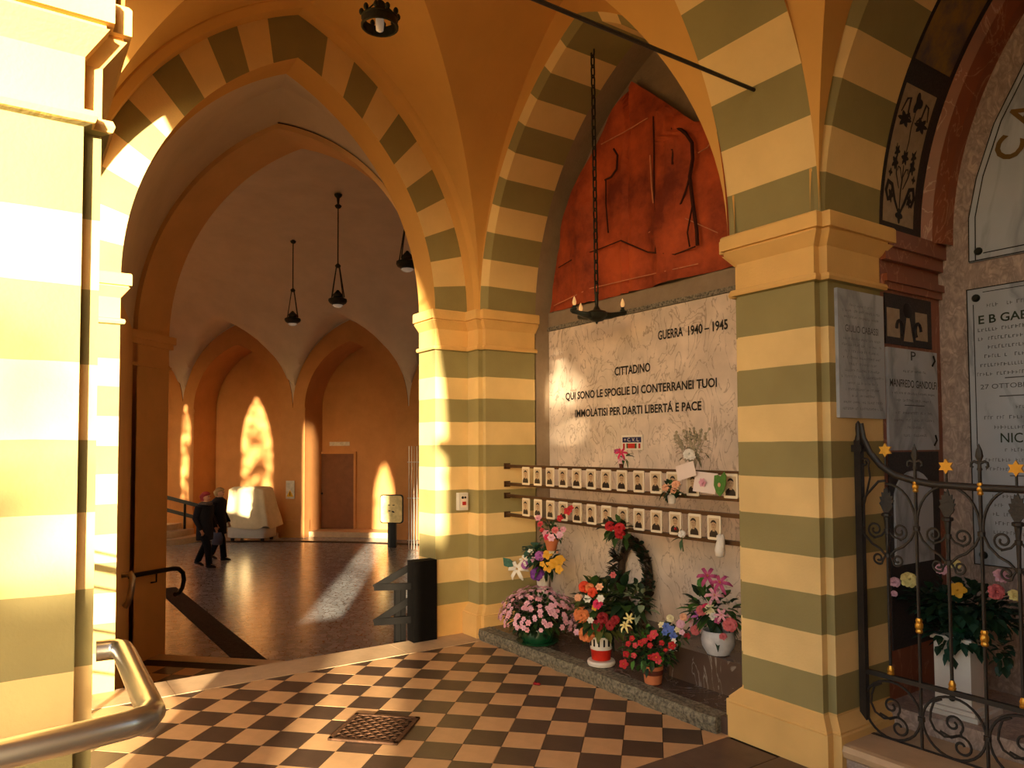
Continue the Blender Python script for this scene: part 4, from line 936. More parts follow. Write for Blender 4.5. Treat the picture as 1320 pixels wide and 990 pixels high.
def vpot(t, prof, matn, name='pot', nn=18, sm=40): mb = MB(); mb.lathe(prof, n=nn); return mb.build(name, matn, t, sm)
mat('pot_green', srgb(24,72,44), .25, amt=.2, spec=.6); mat('pot_white', srgb(222,214,204), .35, amt=.08); mat('terracotta', srgb(190,112,72), .8, amt=.15); mat('foil', srgb(190,188,186), .2, metal=.9, bump=.8, bscale=40); mat('card_paper', srgb(226,208,200), .7, amt=.06); mat('vase_red', srgb(206,44,28), .4); mat('vase_green', srgb(30,84,46), .5, amt=.3); mat('pot_band', srgb(96,42,28), .7)
mat('marble_bowl', srgb(206,204,206), .3, c2=srgb(170,168,172), scale=9)
# pink chrysanthemum
t = thing('potted_chrysanthemum', 'wide dome of small pale pink blossoms in a dark green bowl on the ledge', 'potted plant', (-4.70,3.43,.097))
vpot(t, [(.06,0),(.10,.004),(.125,.03),(.13,.075),(.118,.115),(.108,.118),(.10,.09)], 'pot_green'); vpot(t, [(.10,0),(.155,.006),(.165,.022),(.15,.018),(.10,.012)], 'pot_green', 'saucer')
foliage(t, (-4.70,3.43,.32), (.27,.24,.16), 520, .06, .018, ['leaf','leafdark'], 5, .7)
r = random.Random(11)
for i in range(290):
    a = r.uniform(0,2*PI); u = r.random(); el = math.asin(u*1.15-.15) if u*1.15-.15 < 1 else 1.5
    d = Vector((math.cos(a)*math.cos(el), math.sin(a)*math.cos(el), math.sin(el)))
    if d.y > .75: continue
    k = r.uniform(.9,1.06); p = Vector((-4.70,3.43,.285))+Vector((d.x*.31*k, d.y*.28*k, d.z*.225*k))
    flower(t, 'pom', 'palepink' if r.random() < .7 else 'pink', p, d+Vector((0,-.1,.25)), r.uniform(.018,.026), 'blossom')
# white vase with mixed flowers
v = onY(700,770,3.74); t = thing('flower_vase', 'slim white vase of yellow, purple and white flowers on the bench end', 'vase', (v.x,3.74,.302))
vpot(t, [(.04,0),(.044,.01),(.05,.15),(.06,.27),(.066,.29),(.058,.28),(.05,.2)], 'pot_white', 'vase')
foliage(t, onY(702,722,3.70), (.15,.08,.08), 130, .09, .024, ['leaf','leafdark'], 6, .7)
foliage(t, onY(690,709,3.70), (.08,.05,.05), 22, .10, .045, ['leafteal'], 8, .5)
fl_list(t, 3.64, [('lily','white',667,734,13),('lily','white',676,722,9),('rose','purple',692,739,11),('rose','violet',677,728,7),('rose','violet',696,716,8),('bloom','yellow',706,715,9),('bloom','yellow',708,731,10),('bloom','yellow',715,726,9),('bloom','yellow',722,722,9),('bloom','yellow',721,734,8),('bloom','yellow',699,727,5),('pom','white',684,712,5),('pom','palepink',688,722,5),('pom','cream',711,709,6),('bud','peach',718,712,4)])
mb = MB(); q = onY(655,725,3.60)-t.location; mb.sheet([(-.04,-.03),(.04,-.05),(.06,.0),(.02,.03),(-.05,.04)],q,(.8,.5,0),(0,0,1),.004); mb.build('paper_wrap','leafteal',t)
# small clay pot at the lower rail
v = onY(711,703,3.53); t = thing('clay_flower_pot', 'small clay pot of pink and red blossoms hooked under the lowest rail', 'potted plant', (v.x,3.53,v.z-.04))
vpot(t, [(.035,0),(.05,.06),(.06,.075),(.062,.09),(.052,.09),(.045,.07)], 'terracotta'); mb = MB(); mb.tube([(0,.05,.08),(0,.07,.13),(0,.075,.17)],.004,5); mb.build('hook','iron',t)
foliage(t, v+Vector((0,0,.10)), (.12,.06,.08), 60, .05, .014, ['leaf','leafdark'], 9)
fl_list(t, 3.50, [('pom','pink',694,668,5),('pom','rose',697,676,5),('pom','pink',704,688,6),('pom','palepink',711,693,6),('pom','hotpink',705,693,5),('pom','salmon',716,684,6),('pom','palepink',722,690,6),('pom','rose',699,684,4),('pom','pink',726,683,5),('bloom','red',722,668,6),('bloom','red',732,659,7),('bloom','red',736,655,5)])
# red roses in foil on the rail
v = onY(796,694,3.55); t = thing('red_rose_posy', 'three red roses wrapped in silver foil on the lowest rail', 'flowers', (v.x,3.55,v.z-.08))
vpot(t, [(.006,-.03),(.02,0),(.045,.07),(.05,.09),(.03,.07)], 'foil', 'foil_wrap', 10)
foliage(t, v+Vector((0,0,.06)), (.10,.04,.05), 30, .09, .03, ['leaf','leafdark'], 4)
fl_list(t, 3.50, [('rose','red',786,678,8),('rose','red',798,680,9),('rose','red',799,688,8)])
# wreath
v = onY(816,744,4.03); t = thing('laurel_wreath', 'dark withered oval wreath leaning on the marble slab', 'wreath', (v.x,4.03,.285))
mb = MB(); RX, RZ = .155, .255; cz = v.z-.285
pts = [(RX*math.cos(a),0.02,cz+RZ*math.sin(a)) for a in [2*PI*i/30 for i in range(30)]]; mb.tube(pts, .030, 7, closed=True); mb.build('ring','leafbrown',t,60)
mb = MB(); r = random.Random(4)
for i in range(520):
    a = r.uniform(0,2*PI); ph = r.uniform(0,2*PI); p = Vector((RX*math.cos(a),.015,cz+RZ*math.sin(a)))+Vector((math.cos(a)*math.cos(ph)*.035, -abs(math.sin(ph))*.035, math.sin(a)*math.cos(ph)*.035))
    out = Vector((math.cos(a),-.5,math.sin(a))) if r.random() < .6 else Vector((-math.sin(a),-.6,math.cos(a))); big = math.cos(a) < -.3
    leaf(mb, p, out+Vector((0,0,.5 if big else 0)), .11 if big else .06, .018 if big else .02, r.randrange(2), .1)
mb.build('withered_leaves',['leafbrown','leafdark'],t,60,None,'stuff')
# tricolour vase bouquet
v = onZ(768,858,.097); t = thing('tricolour_vase_bouquet', 'tall bouquet of orange and red flowers in a green, white and red vase', 'vase', (v.x,v.y+.05,.097))
b0 = t.location
vpot(t, [(.03,0),(.092,.002),(.098,.02),(.092,.034),(.06,.034)], 'pot_white', 'saucer')
vpot(t, [(.05,.034),(.066,.04),(.072,.10),(.075,.11),(.075,.115)], 'vase_red', 'vase_foot'); vpot(t, [(.0755,.112),(.078,.14),(.081,.196),(.081,.20),(.07,.2)], 'pot_white', 'vase_band'); vpot(t, [(.078,.198),(.07,.24),(.058,.29),(.05,.29)], 'vase_green', 'vase_neck')
for i in range(14):
    a = 2*PI*i/14; mb = MB(); d = Vector((math.cos(a),math.sin(a),0)); w = Vector((-d.y,d.x,0)); mb.obox(d*.080+Vector((0,0,.162)), d*.0025, w*.006, (0,0,.024)); mb.build('black_notch','black_iron',t)
Yb_ = b0.y
foliage(t, onY(772,785,Yb_), (.17,.12,.20), 230, .10, .03, ['leaf','leafdark','leafolive'], 12)
foliage(t, onY(802,772,Yb_+.1), (.15,.10,.14), 70, .14, .036, ['leafdark','leaf'], 13); foliage(t, onY(825,775,Yb_+.12), (.10,.06,.14), 34, .08, .022, ['leafpale','leafdark'], 15)
fl_list(t, Yb_-.10, [('rose','flame',753,756,9),('rose','flame',763,763,8),('rose','orange',760,757,7),('rose','orange',749,793,12),('rose','orange',756,817,12),('rose','hotpink',770,778,8),('bloom','yellow',767,783,6),('rose','darkred',777,796,9),('rose','darkred',770,806,9),('rose','darkred',786,806,8),('rose','darkred',793,799,7),('rose','peach',745,770,6),('pom','white',774,772,6),('pom','white',757,772,6),('pom','palepink',743,815,5),('pom','peach',773,757,6),('lily','paleyellow',806,807,8),('lily','paleyellow',811,797,7),('pom','salmon',790,741,5),('bud','orange',765,820,5),('pom','white',761,800,5)], .05)
# red azalea
v = onZ(836,882,.097); t = thing('red_flower_pot', 'small clay pot with a dark band and bushy red flowers near the ledge edge', 'potted plant', (v.x,v.y+.04,.097))
vpot(t, [(.048,0),(.054,.005),(.060,.06),(.064,.085),(.066,.115),(.058,.115),(.05,.09)], 'terracotta'); vpot(t, [(.0612,.060),(.0655,.078),(.0655,.088),(.0642,.092)], 'pot_band', 'dark_band')
c_ = onY(837,843,t.location.y); foliage(t, c_+Vector((0,0,.035)), (.17,.15,.12), 420, .045, .017, ['leaf','leafdark','leafbright'], 21)
fl_list(t, t.location.y-.14, [('bloom','red',804,856,8),('bloom','rose',843,818,8),('bloom','red',838,822,6),('bloom','red',846,847,8),('bloom','red',826,829,6),('bloom','red',815,823,5),('bloom','red',810,830,5),('bloom','red',807,843,6),('bloom','rose',817,845,5),('bloom','rose',819,832,5),('bloom','red',831,826,5),('bloom','red',838,832,5),('bloom','red',853,829,5),('bloom','red',866,832,7),('bloom','red',838,847,5),('bloom','rose',849,852,6),('bloom','red',858,838,4)], .04)
# pink lilies in marble bowl
v = onZ(926,843,.307); t = thing('lily_bowl', 'round veined white bowl of pink lilies and roses on the marble bench', 'vase', (v.x,v.y,.307))
vpot(t, [(.05,0),(.07,.004),(.098,.05),(.105,.09),(.10,.135),(.094,.15),(.086,.145),(.085,.10)], 'marble_bowl', 'bowl')
Yl = v.y; foliage(t, onY(918,785,Yl), (.18,.10,.13), 110, .11, .026, ['leaf','leafbright','leafdark'], 31)
fl_list(t, Yl-.06, [('lily','mag',912,743,13),('lily','mag',929,752,13),('lily','pink',921,768,12),('rose','salmon',904,787,8),('rose','hotpink',911,783,7),('daisy','cream',915,785,9),('rose','pink',907,799,8),('lily','violet',901,795,9),('bloom','palepink',893,805,7),('rose','salmon',896,812,8),('lily','pink',930,793,9),('rose','salmon',941,805,11),('bloom','pink',888,798,6),('rose','rose',886,820,5),('pom','white',919,795,6),('bloom','mag',925,800,6),('rose','salmon',932,820,6)], .05)
# blue posy
v = onZ(868,838,.307); t = thing('blue_posy', 'small posy of blue and cream flowers beside the marble bowl', 'flowers', (v.x,v.y,.307))
vpot(t, [(.03,0),(.035,.05),(.03,.05)], 'pot_white', 'cup', 10); foliage(t, onY(868,815,v.y), (.10,.06,.07), 60, .05, .016, ['leaf','leafdark'], 33)
fl_list(t, v.y-.05, [('pom','blue',859,808,6),('pom','blue',866,812,6),('pom','blue',868,820,6),('pom','blue',857,815,5),('rose','cream',864,797,6),('pom','cream',853,806,5),('rose','palepink',877,804,7),('pom','cream',873,812,5),('rose','peach',881,795,6),('pom','white',869,826,4),('bloom','palepink',879,815,5)], .03)
# items on the rails
v = onY(866,643,3.53); t = thing('white_rose_pot', 'tiny white pot of peach roses before the upper portrait row', 'potted plant', (v.x,3.53,v.z-.03)); vpot(t, [(.022,0),(.03,.05),(.032,.055),(.026,.05)], 'pot_white', 'pot', 12); mb = MB(); mb.tube([(0,.03,.03),(0,.07,.05)], .004, 5); mb.build('hook','iron',t)
foliage(t, onY(866,630,3.52), (.09,.04,.04), 40, .05, .018, ['leaf','leafdark'], 41); fl_list(t, 3.49, [('rose','peach',858,628,6),('rose','peach',871,624,7),('rose','peach',868,632,5),('bud','white',877,637,3)])
v = onY(801,600,3.62); t = thing('pink_flower_vase', 'tiny glass with one pink flower on the topmost rail', 'vase', (v.x,3.62,1.452)); vpot(t, [(.014,0),(.018,.03),(.015,.03)], 'pot_band', 'glass', 10); foliage(t, onY(804,589,3.62), (.03,.02,.02), 10, .06, .016, ['leaf','leafbright'], 43); fl_list(t, 3.60, [('lily','hotpink',801,584,8),('lily','pink',800,593,5),('bloom','mag',795,582,5)])
v = onY(890,600,3.58); t = thing('dried_bouquet', 'white rose with dried grey sprigs and a card on the topmost rail', 'flowers', (v.x,3.62,1.452))
foliage(t, onY(893,575,3.62), (.13,.05,.11), 150, .035, .008, ['leafgrey','petal_dried'], 44); 
mb = MB(); r = random.Random(9)
for i in range(12):
    e_ = onY(870+r.uniform(0,44),550+r.uniform(0,22),3.60)-t.location; mb.tube([(0,0,.0),tuple(e_*.5+Vector((0,-.01,.01))),tuple(e_)], .003, 4)
    for j in range(4): mb.ball(tuple(e_*(.72+.09*j)+Vector((r.uniform(-.015,.015),0,r.uniform(-.01,.01)))), .010, 5, 4)
mb.build('dried_sprig','petal_dried',t,60,None,'stuff'); fl_list(t, 3.55, [('rose','white',888,585,9),('pom','white',893,590,5)])
mb = MB(); q = onY(884,607,3.55)-t.location; mb.obox(q,(.075,.0,.02),(0,.001,0),(-.012,0,.045)); mb.build('card','card_paper',t)
t = thing('drawn_card', 'white card with a pink flower drawing leaning on the upper rail', 'card', onY(909,622,3.565)); mb = MB(); mb.obox((0,0,0),(.088,0,-.006),(0,.0012,0),(.004,.01,.062)); mb.build('card','card_paper',t)
flower(t,'pom','pink', t.location+Vector((-.01,-.006,.0)), (0,-1,0), .03, 'flower_drawing')
t = thing('green_leaf', 'large single green leaf hanging over the upper rail by the pillar', 'leaf', onY(929,624,3.555)); mb = MB(); mb.sheet([(-.045,.05),(-.02,.055),(.0,.045),(.03,.075),(.045,.05),(.04,.0),(.02,-.05),(-.005,-.075),(-.03,-.055),(-.05,-.01)],(0,0,0),(1,0,0),(0,0,1),.004); mb.build('blade','leafbright',t); mb = MB(); mb.ball((-.005,-.008,-.005),(.012,.008,.014),6,5); mb.build('spadix','petal_peach',t)
t = thing('hanging_rose', 'single white rose with drooping stem on the lowest rail', 'flowers', onY(879,690,3.57)); fl_list(t, 3.55, [('rose','white',879,688,6),('bud','red',871,682,4)]); mb = MB(); mb.tube([(0,0,0),(.01,-.01,-.04),(.015,-.005,-.10)], .004, 5); mb.build('stem','stem_green',t); foliage(t, onY(878,692,3.56), (.03,.01,.03), 9, .05, .014, ['leaf'], 45)
v = onY(928,705,3.57); t = thing('white_figurine', 'small white ornament hanging at the end of the lowest rail', 'figurine', (v.x,3.57,v.z)); mb = MB(); mb.lathe([(.005,-.065),(.026,-.055),(.033,-.02),(.024,.02),(.018,.035),(.022,.05),(.018,.068),(.004,.078)], n=12); mb.build('body','pot_white',t,60); mb = MB(); mb.ball((.022,.0,.03),(.012,.018,.05),8,6); mb.build('wing','pot_white',t,60)
v = onZ(690,883,.0); t = thing('fallen_petals', 'fallen dark red petals lying on the checkered floor', 'petals', (v.x,v.y,.001))
for dx, dy in ((0,0),(.02,.012)):
    mb = MB(); mb.ball((dx,dy,.009),(.02,.016,.009),8,5); mb.build('petal','petal_darkred',t,60)
# pedestal and roses in the chapel
v = onZ(1240,917,.242); t = thing('marble_pedestal', 'white marble pedestal with stepped foot behind the gate', 'pedestal', (v.x,v.y,.242), math.radians(0))
for a, b, c_, d_ in ((.135,.0,.022,.135),(.115,.022,.04,.115),(.088,.04,.37,.088),(.10,.37,.39,.10)):
    mb = MB(); mb.box((-a,-d_,b),(a,d_,c_)); mb.build('foot' if b < .05 else 'shaft' if b < .4 else 'top','grey_marble' if False else 'pot_white',t)
mb = MB(); mb.loft([[(.0+r_*math.cos(a),-.0925-dy,.085+r_*math.sin(a)) for a in [2*PI*i/12 for i in range(12)]] for r_, dy in ((.016,0),(.016,.008),(.008,.012))]); mb.build('metal_stud','lamp_bronze',t)
pz = t.location; t = thing('ivy_rose_bouquet', 'yellow and pink roses with trailing ivy on the marble pedestal', 'flowers', (pz.x,pz.y,.634)); mb = MB(); mb.lathe([(.05,.0),(.08,.05),(.085,.09),(.07,.09)], n=14); mb.build('pot','pot_green',t,40)
Yp = pz.y
foliage(t, onY(1238,778,Yp), (.26,.16,.10), 300, .075, .026, ['leafblue','leafdark','leafdark'], 51, .8); foliage(t, onY(1228,812,Yp-.08), (.17,.06,.12), 190, .055, .022, ['leafblue','leafdark'], 52); foliage(t, onY(1285,800,Yp), (.10,.06,.07), 50, .06, .022, ['leafblue','leafdark'], 53); foliage(t, onY(1292,835,Yp), (.03,.04,.10), 36, .05, .02, ['leafdark','leafblue'], 54)
fl_list(t, Yp-.12, [('rose','paleyellow',1172,747,12),('bloom','yellow',1234,761,14),('rose','palepink',1154,750,8),('rose','salmon',1285,763,12),('rose','paleyellow',1308,767,9),('rose','palepink',1214,733,9),('rose','paleyellow',1232,727,8),('rose','palepink',1291,742,11),('rose','palepink',1153,765,5)], .03)

# =================================================================== METALWORK NEAR THE VIEWER
t = thing('handrail', 'brushed steel pipe handrail bending round beside the sunlit pillar', 'handrail', (-1.6,.1,0))
path = [(-1.50,-.60,1.085),(-1.53,-.25,1.085),(-1.552,-.008,1.083),(-1.578,.119,1.08),(-1.592,.20,1.08),(-1.606,.236,1.08),(-1.64,.25,1.08),(-1.70,.252,1.08),(-1.95,.258,1.08),(-2.15,.263,1.08),(-2.185,.262,1.08),(-2.205,.252,1.08),(-2.212,.235,1.08),(-2.214,.205,1.08)]
mb = MB(); mb.tube([(x+1.6,y-.1,z) for x,y,z in path], .0265, 16); mb.build('pipe','steel',t,60)
mb = MB(); mb.tube([(.1,-.70,0),(.1,-.70,1.085)], .0265, 12); mb.build('post','steel',t,60)
# drain grate in the floor
c4 = [Vector((-4.034,1.499,0)),Vector((-4.277,1.776,0)),Vector((-3.989,2.054,0)),Vector((-3.703,1.768,0))]; cc = sum(c4, Vector())/4
t = thing('floor_grate', 'rusty square iron drain grate set in the checkered floor', 'grate', (cc.x,cc.y,.002)); A_ = Vector((.7071,.7071,0)); B_ = Vector((-.7071,.7071,0)); h_ = .20
mat('rusty_iron', srgb(96,66,46), .7, amt=.4, scale=40, bump=.6, bscale=60); mat('grate_shade', srgb(26,20,16), .95)
mb = MB(); mb.obox((0,0,.001), A_*h_, B_*h_, (0,0,.001)); mb.build('shade_sheet','grate_shade',t)  # flat dark sheet, its colour stands in for shade under the lattice
for sg in (-1,1):
    for u, w in ((A_,B_),(B_,A_)): mb = MB(); mb.obox(tuple(u*sg*(h_-.012)+Vector((0,0,.006))), u*.012, w*h_, (0,0,.006)); mb.build('frame_bar','rusty_iron',t)
for k in range(-5,6):
    for dd, ee in ((Vector((1,0,0)),Vector((0,1,0))),(Vector((0,1,0)),Vector((1,0,0)))):
        o_ = k*.047; L_ = (h_-.012)*1.41421-abs(o_)
        if L_ > .02: mb = MB(); mb.obox(tuple(ee*o_+Vector((0,0,.005))), dd*L_, ee*.007, (0,0,.004)); mb.build('lattice_bar','rusty_iron',t)
# switch box on the corner pillar
t = thing('switch_box', 'small grey call box with a red button on the striped corner pillar', 'switch box', (-5.62,3.285,1.137)); mat('box_grey', srgb(206,202,194), .5, amt=.05)
mb = MB(); mb.box((.0,-.045,-.075),(.05,.045,.075)); mb.build('case','box_grey',t); mb = MB(); mb.box((.05,-.03,-.05),(.053,.03,.05)); mb.build('face','plate_white',t)
mb = MB(); mb.box((.053,-.014,-.03),(.066,.016,.0)); mb.build('red_button','badge_red',t); mb = MB(); mb.ball((.055,-.012,.035),.012,8,6); mb.build('knob','black_iron',t,60); mb = MB(); mb.ball((.055,.014,.035),.010,8,6); mb.build('knob','black_iron',t,60)
# black post and folded rails at the top of the steps
t = thing('stair_railing', 'black steel post with two folded rails at the top of the steps', 'railing', (-5.6,2.9,0))
def rl(p): p = Vector(p); return tuple(p-t.location)
mb = MB(); mb.box((-.075,-.10,.004),(.045,.115,.665)); mb.build('post','matte_black',t)
for z in (.60,.33):
    ya, yb, yc = (728,757,778) if z > .5 else (772,802,820)
    a_, b_, c_ = onZ(538,ya,z), onZ(484,yb,z), onZ(540,yc,z)
    a_ = Vector((-5.67,2.86,z+.02)); b_ = onX(484,(yb),-5.85); c_ = Vector((-5.58,2.84,z-.14))
    for p0, p1 in ((a_,b_),(b_,c_)):
        d = (p1-p0); L_ = d.length/2; d.normalize(); sd = d.cross(Vector((0,0,1))).normalized(); up = sd.cross(d)
        mb = MB(); mb.obox(rl((p0+p1)/2), d*(L_+.01), sd*.012, up*.028); mb.build('rail','matte_black',t)
for px_, top in ((519,752),(512,760)):
    a_ = onX(px_,top,-5.78); mb = MB(); mb.box(rl((a_.x-.02,a_.y-.022,-.48)), rl((a_.x+.02,a_.y+.022,a_.z))); mb.build('baluster','matte_black',t)
# handrail on the brown jamb
t = thing('wall_handrail', 'dark metal handrail with a curled end on the brown jamb', 'handrail', pq(-4.93,6.6,0))
def jq(q, z, p_=-4.93): v = Vector(pq(p_,q,z)); return tuple(v-t.location)
mb = MB(); mb.tube([jq(5.6,.43),jq(6.2,.40),jq(7.0,.36),jq(7.10,.345),jq(7.18,.29),jq(7.20,.21),jq(7.17,.13),jq(7.11,.085),jq(7.05,.085)], .024, 10); mb.build('rail','black_iron',t,60)
for q in (6.1,6.75): mb = MB(); mb.tube([jq(q,.36),jq(q,.27),jq(q,.26,-4.99)], .009, 6); mb.build('bracket','black_iron',t,60)
t = thing('steel_rail_end', 'shiny curled steel rail end catching the sun before the brown jamb', 'handrail', tuple(onD(165,745,6.2)))
mb = MB(); q = [onD(x,y,6.2)-t.location for x,y in ((164,741),(168,739),(171,745),(170,757),(168,768),(165,777),(161,782))]; mb.tube(q, .026, 10); mb.build('pipe','steel',t,60); mb = MB(); mb.tube([onD(150,743,6.25)-t.location, onD(166,741,6.2)-t.location], .02, 8); mb.build('arm','steel',t,60)
# =================================================================== HALL FURNISHINGS
mat('canvas', srgb(214,196,160), .85, amt=.12, scale=6, bump=.4, bscale=10); mat('cart_white', srgb(196,188,176), .5, amt=.08); mat('door_brown', srgb(120,78,52), .7, amt=.2, scale=6); mat('sign_white', srgb(214,204,186), .6); mat('sign_yellow', srgb(232,178,40), .5); mat('board_face', srgb(226,206,150), .5)
DP, DQ = Vector((E1.x,E1.y,0)), Vector((E2.x,E2.y,0))
t = thing('covered_cart', 'cart under a draped pale canvas cover in front of the arched recess', 'cart', pq(-11.05,19.2,ZH))
def lc(p_, q_, z): return tuple(DP*p_+DQ*q_+Vector((0,0,z)))
mb = MB(); rings = []
for z, k in ((.10,.96),(.12,1),(.46,1.0)):
    ring = []
    for i in range(20):
        a = 2*PI*i/20; ca, sa = math.cos(a), math.sin(a); e = .35
        ring.append(lc(.60*k*math.copysign(abs(ca)**e,ca), .38*k*math.copysign(abs(sa)**e,sa), z))
    rings.append(ring)
mb.loft(rings); mb.build('cart_body','cart_white',t,40)
mb = MB(); rings = []; r = random.Random(2); ph = [r.uniform(0,6) for _ in range(3)]
for j, (z, kx, ky, ox) in enumerate(((.40,.70,.46,.04),(.62,.67,.44,.02),(.95,.60,.40,-.01),(1.25,.56,.36,-.03),(1.42,.54,.33,-.05),(1.475,.46,.27,-.03),(1.49,.2,.1,0))):
    ring = []
    for i in range(40):
        a = 2*PI*i/40; ca, sa = math.cos(a), math.sin(a); e = .4; w = 1+(.05-.006*j)*math.sin(7*a+ph[0])+.03*math.sin(3*a+j*.4)
        ring.append(lc(ox+kx*w*math.copysign(abs(ca)**e,ca), ky*w*math.copysign(abs(sa)**e,sa), z+(.04*math.sin(5*a+ph[1]) if j == 0 else .02*math.sin(4*a+ph[2]))))
    rings.append(ring)
mb.loft(rings); mb.build('canvas_cover','canvas',t,60)
for sx in (-.45,.45):
    for sy in (-.25,.25): mb = MB(); mb.lathe([(.01,0),(.05,.01),(.05,.09),(.01,.10)], lc(sx,sy,0), 10); mb.build('wheel','black_iron',t,40)
# door, step, signs
mb = MB(); mb.add([lc(p_,q_,z) for z in (0,2.24) for p_,q_ in ((-.55,-.04),(.55,-.04),(.55,.0),(-.55,.0))], [(3,2,1,0),(4,5,6,7),(0,1,5,4),(1,2,6,5),(2,3,7,6),(3,0,4,7)])
d1 = mb.build('door_1','door_brown',None,False,pq(-9.37,QB-.005,ZH+.15),'structure'); d1['label'] = 'plain brown door in the arched recess'
mb = MB(); mb.ball(lc(-.45,-.07,1.05),.035,8,6); mb.build('door_handle','black_iron',d1,60)
for p0, p1, z0, z1 in ((-.62,-.55,0,2.31),(.55,.62,0,2.31),(-.55,.55,2.24,2.31)):
    mb = MB(); mb.add([lc(a,b,z) for z in (z0,z1) for a,b in ((p0,-.06),(p1,-.06),(p1,0),(p0,0))], [(3,2,1,0),(4,5,6,7),(0,1,5,4),(1,2,6,5),(2,3,7,6),(3,0,4,7)]); mb.build('door_frame','hall_plaster',d1)
mb = MB(); mb.add([pq(p_,q_,z) for z in (ZH,ZH+.15) for p_,q_ in ((-9.84,20.2),(-7.13,20.2),(-7.13,21.09),(-9.84,21.09))], [(3,2,1,0),(4,5,6,7),(0,1,5,4),(1,2,6,5),(2,3,7,6),(3,0,4,7)]); struct('floor_doorstep', mb, 'threshold_stone', 'stone step before the brown door')
def wallsign(name, label, p_, q_, z, w, h, m, cat='sign'):
    t = thing(name, label, cat, pq(p_,q_,z)); mb = MB(); mb.add([lc(a,b,zz) for zz in (-h,h) for a,b in ((-w,-.02),(w,-.02),(w,0),(-w,0))], [(3,2,1,0),(4,5,6,7),(0,1,5,4),(1,2,6,5),(2,3,7,6),(3,0,4,7)]); mb.build('plate',m,t); return t
wallsign('door_sign', 'small pale sign plate above the brown door', -9.29, QB-.003, 1.74, .32, .06, 'sign_white')
t = wallsign('warning_notice', 'white notice with a yellow warning triangle on the brown pier', -10.28, QF-.022, .42, .13, .26, 'sign_white', 'notice')
mb = MB(); mb.add([lc(-.11,-.024,-.2),lc(.11,-.024,-.2),lc(0,-.024,0)], [(0,1,2)]); mb.build('warning_triangle','sign_yellow',t); mb = MB(); mb.add([lc(-.012,-.026,-.17),lc(.012,-.026,-.17),lc(.012,-.026,-.06),lc(-.012,-.026,-.06)], [(0,1,2,3)]); mb.build('mark','letter_black',t)
wallsign('intercom_box', 'small grey intercom beside the brown door', -10.0+.02, QB-.003, .42, .06, .09, 'box_grey', 'intercom')
# notice board on post
v = onD(505,656,19.2); t = thing('notice_board', 'rounded pale notice board on a black post catching the sun', 'notice board', (v.x,v.y,ZH)); zc = v.z-ZH
mb = MB(); P = []
for cx, cz_, a0 in ((.24,.30,0),(-.24,.30,90),(-.24,-.30,180),(.24,-.30,270)):
    for a in (0,30,60,90): P.append((cx+.07*math.cos(math.radians(a0+a)), cz_+.07*math.sin(math.radians(a0+a))))
mb.sheet(P, lc(0,.03,zc), DP, (0,0,1), .06); mb.build('frame','black_iron',t)
mb = MB(); mb.sheet([(x*.93,z*.93) for x,z in P], lc(0,-.031,zc), DP, (0,0,1), .004); mb.build('panel','board_face',t)
mb = MB(); mb.add([lc(a,b,z) for z in (0,zc-.3) for a,b in ((-.10,-.03),(.12,-.03),(.12,.05),(-.10,.05))], [(3,2,1,0),(4,5,6,7),(0,1,5,4),(1,2,6,5),(2,3,7,6),(3,0,4,7)]); mb.build('post','black_iron',t)
for a, z in ((-.06,.1),(.06,.1),(-.05,-.05),(.04,-.06),(.06,-.08)): mb = MB(); mb.sheet([(-.03,-.012),(.03,-.012),(.03,.012),(-.03,.012)], lc(a,-.038,zc+z), DP, (0,0,1), .001); mb.build('printed_mark','letter_black',t)
# grille at the far side
t = thing('iron_grille', 'narrow metal grille beside the sunlit strip at the end of the hall', 'grille', tuple(onD(532,700,18.6)))
t.location.z = ZH
for k in range(4):
    mb = MB(); mb.tube([lc(-.10+.07*k,0,.02),lc(-.10+.07*k,0,2.6)], .012, 6); mb.build('bar','steel',t,60)
for z in (.25,1.3,2.2): mb = MB(); mb.tube([lc(-.14,0,z),lc(.16,0,z)], .012, 6); mb.build('cross_bar','steel',t,60)
# steps and rails at the far end
t = thing('curved_steps', 'pale curved stone steps at the foot of the far rails', 'steps', pq(-14.4,18.6,ZH))
for k, (rad, h) in enumerate(((2.05,.16),(1.7,.32),(1.35,.48))):
    mb = MB(); mb.prism([(0,0)]+[tuple((DP*rad*math.cos(a)-DQ*rad*math.sin(a))[:2]) for a in [-.3+PI*.8*i/14 for i in range(15)]], .16*k+.001, h); mb.build('step','threshold_stone',t)
t = thing('stair_rail', 'black sloping double handrail rising behind the two people', 'railing', pq(-12.85,19.0,ZH))
for dz in (0,-.35):
    a_, b_ = Vector(lc(-1.7,-.6,1.55+dz)), Vector(lc(1.0,.2,.75+dz)); mb = MB(); d = (b_-a_).normalized(); sd = d.cross(Vector((0,0,1))).normalized(); mb.obox((a_+b_)/2, d*((b_-a_).length/2), sd*.02, sd.cross(d)*.05); mb.build('rail','black_iron',t)
for u in (.15,.6,.97): a_ = Vector(lc(-1.7+2.7*u,-.6+.8*u,0)); mb = MB(); mb.box((a_.x-.03,a_.y-.03,0),(a_.x+.03,a_.y+.03,1.5-.8*u)); mb.build('post','black_iron',t)
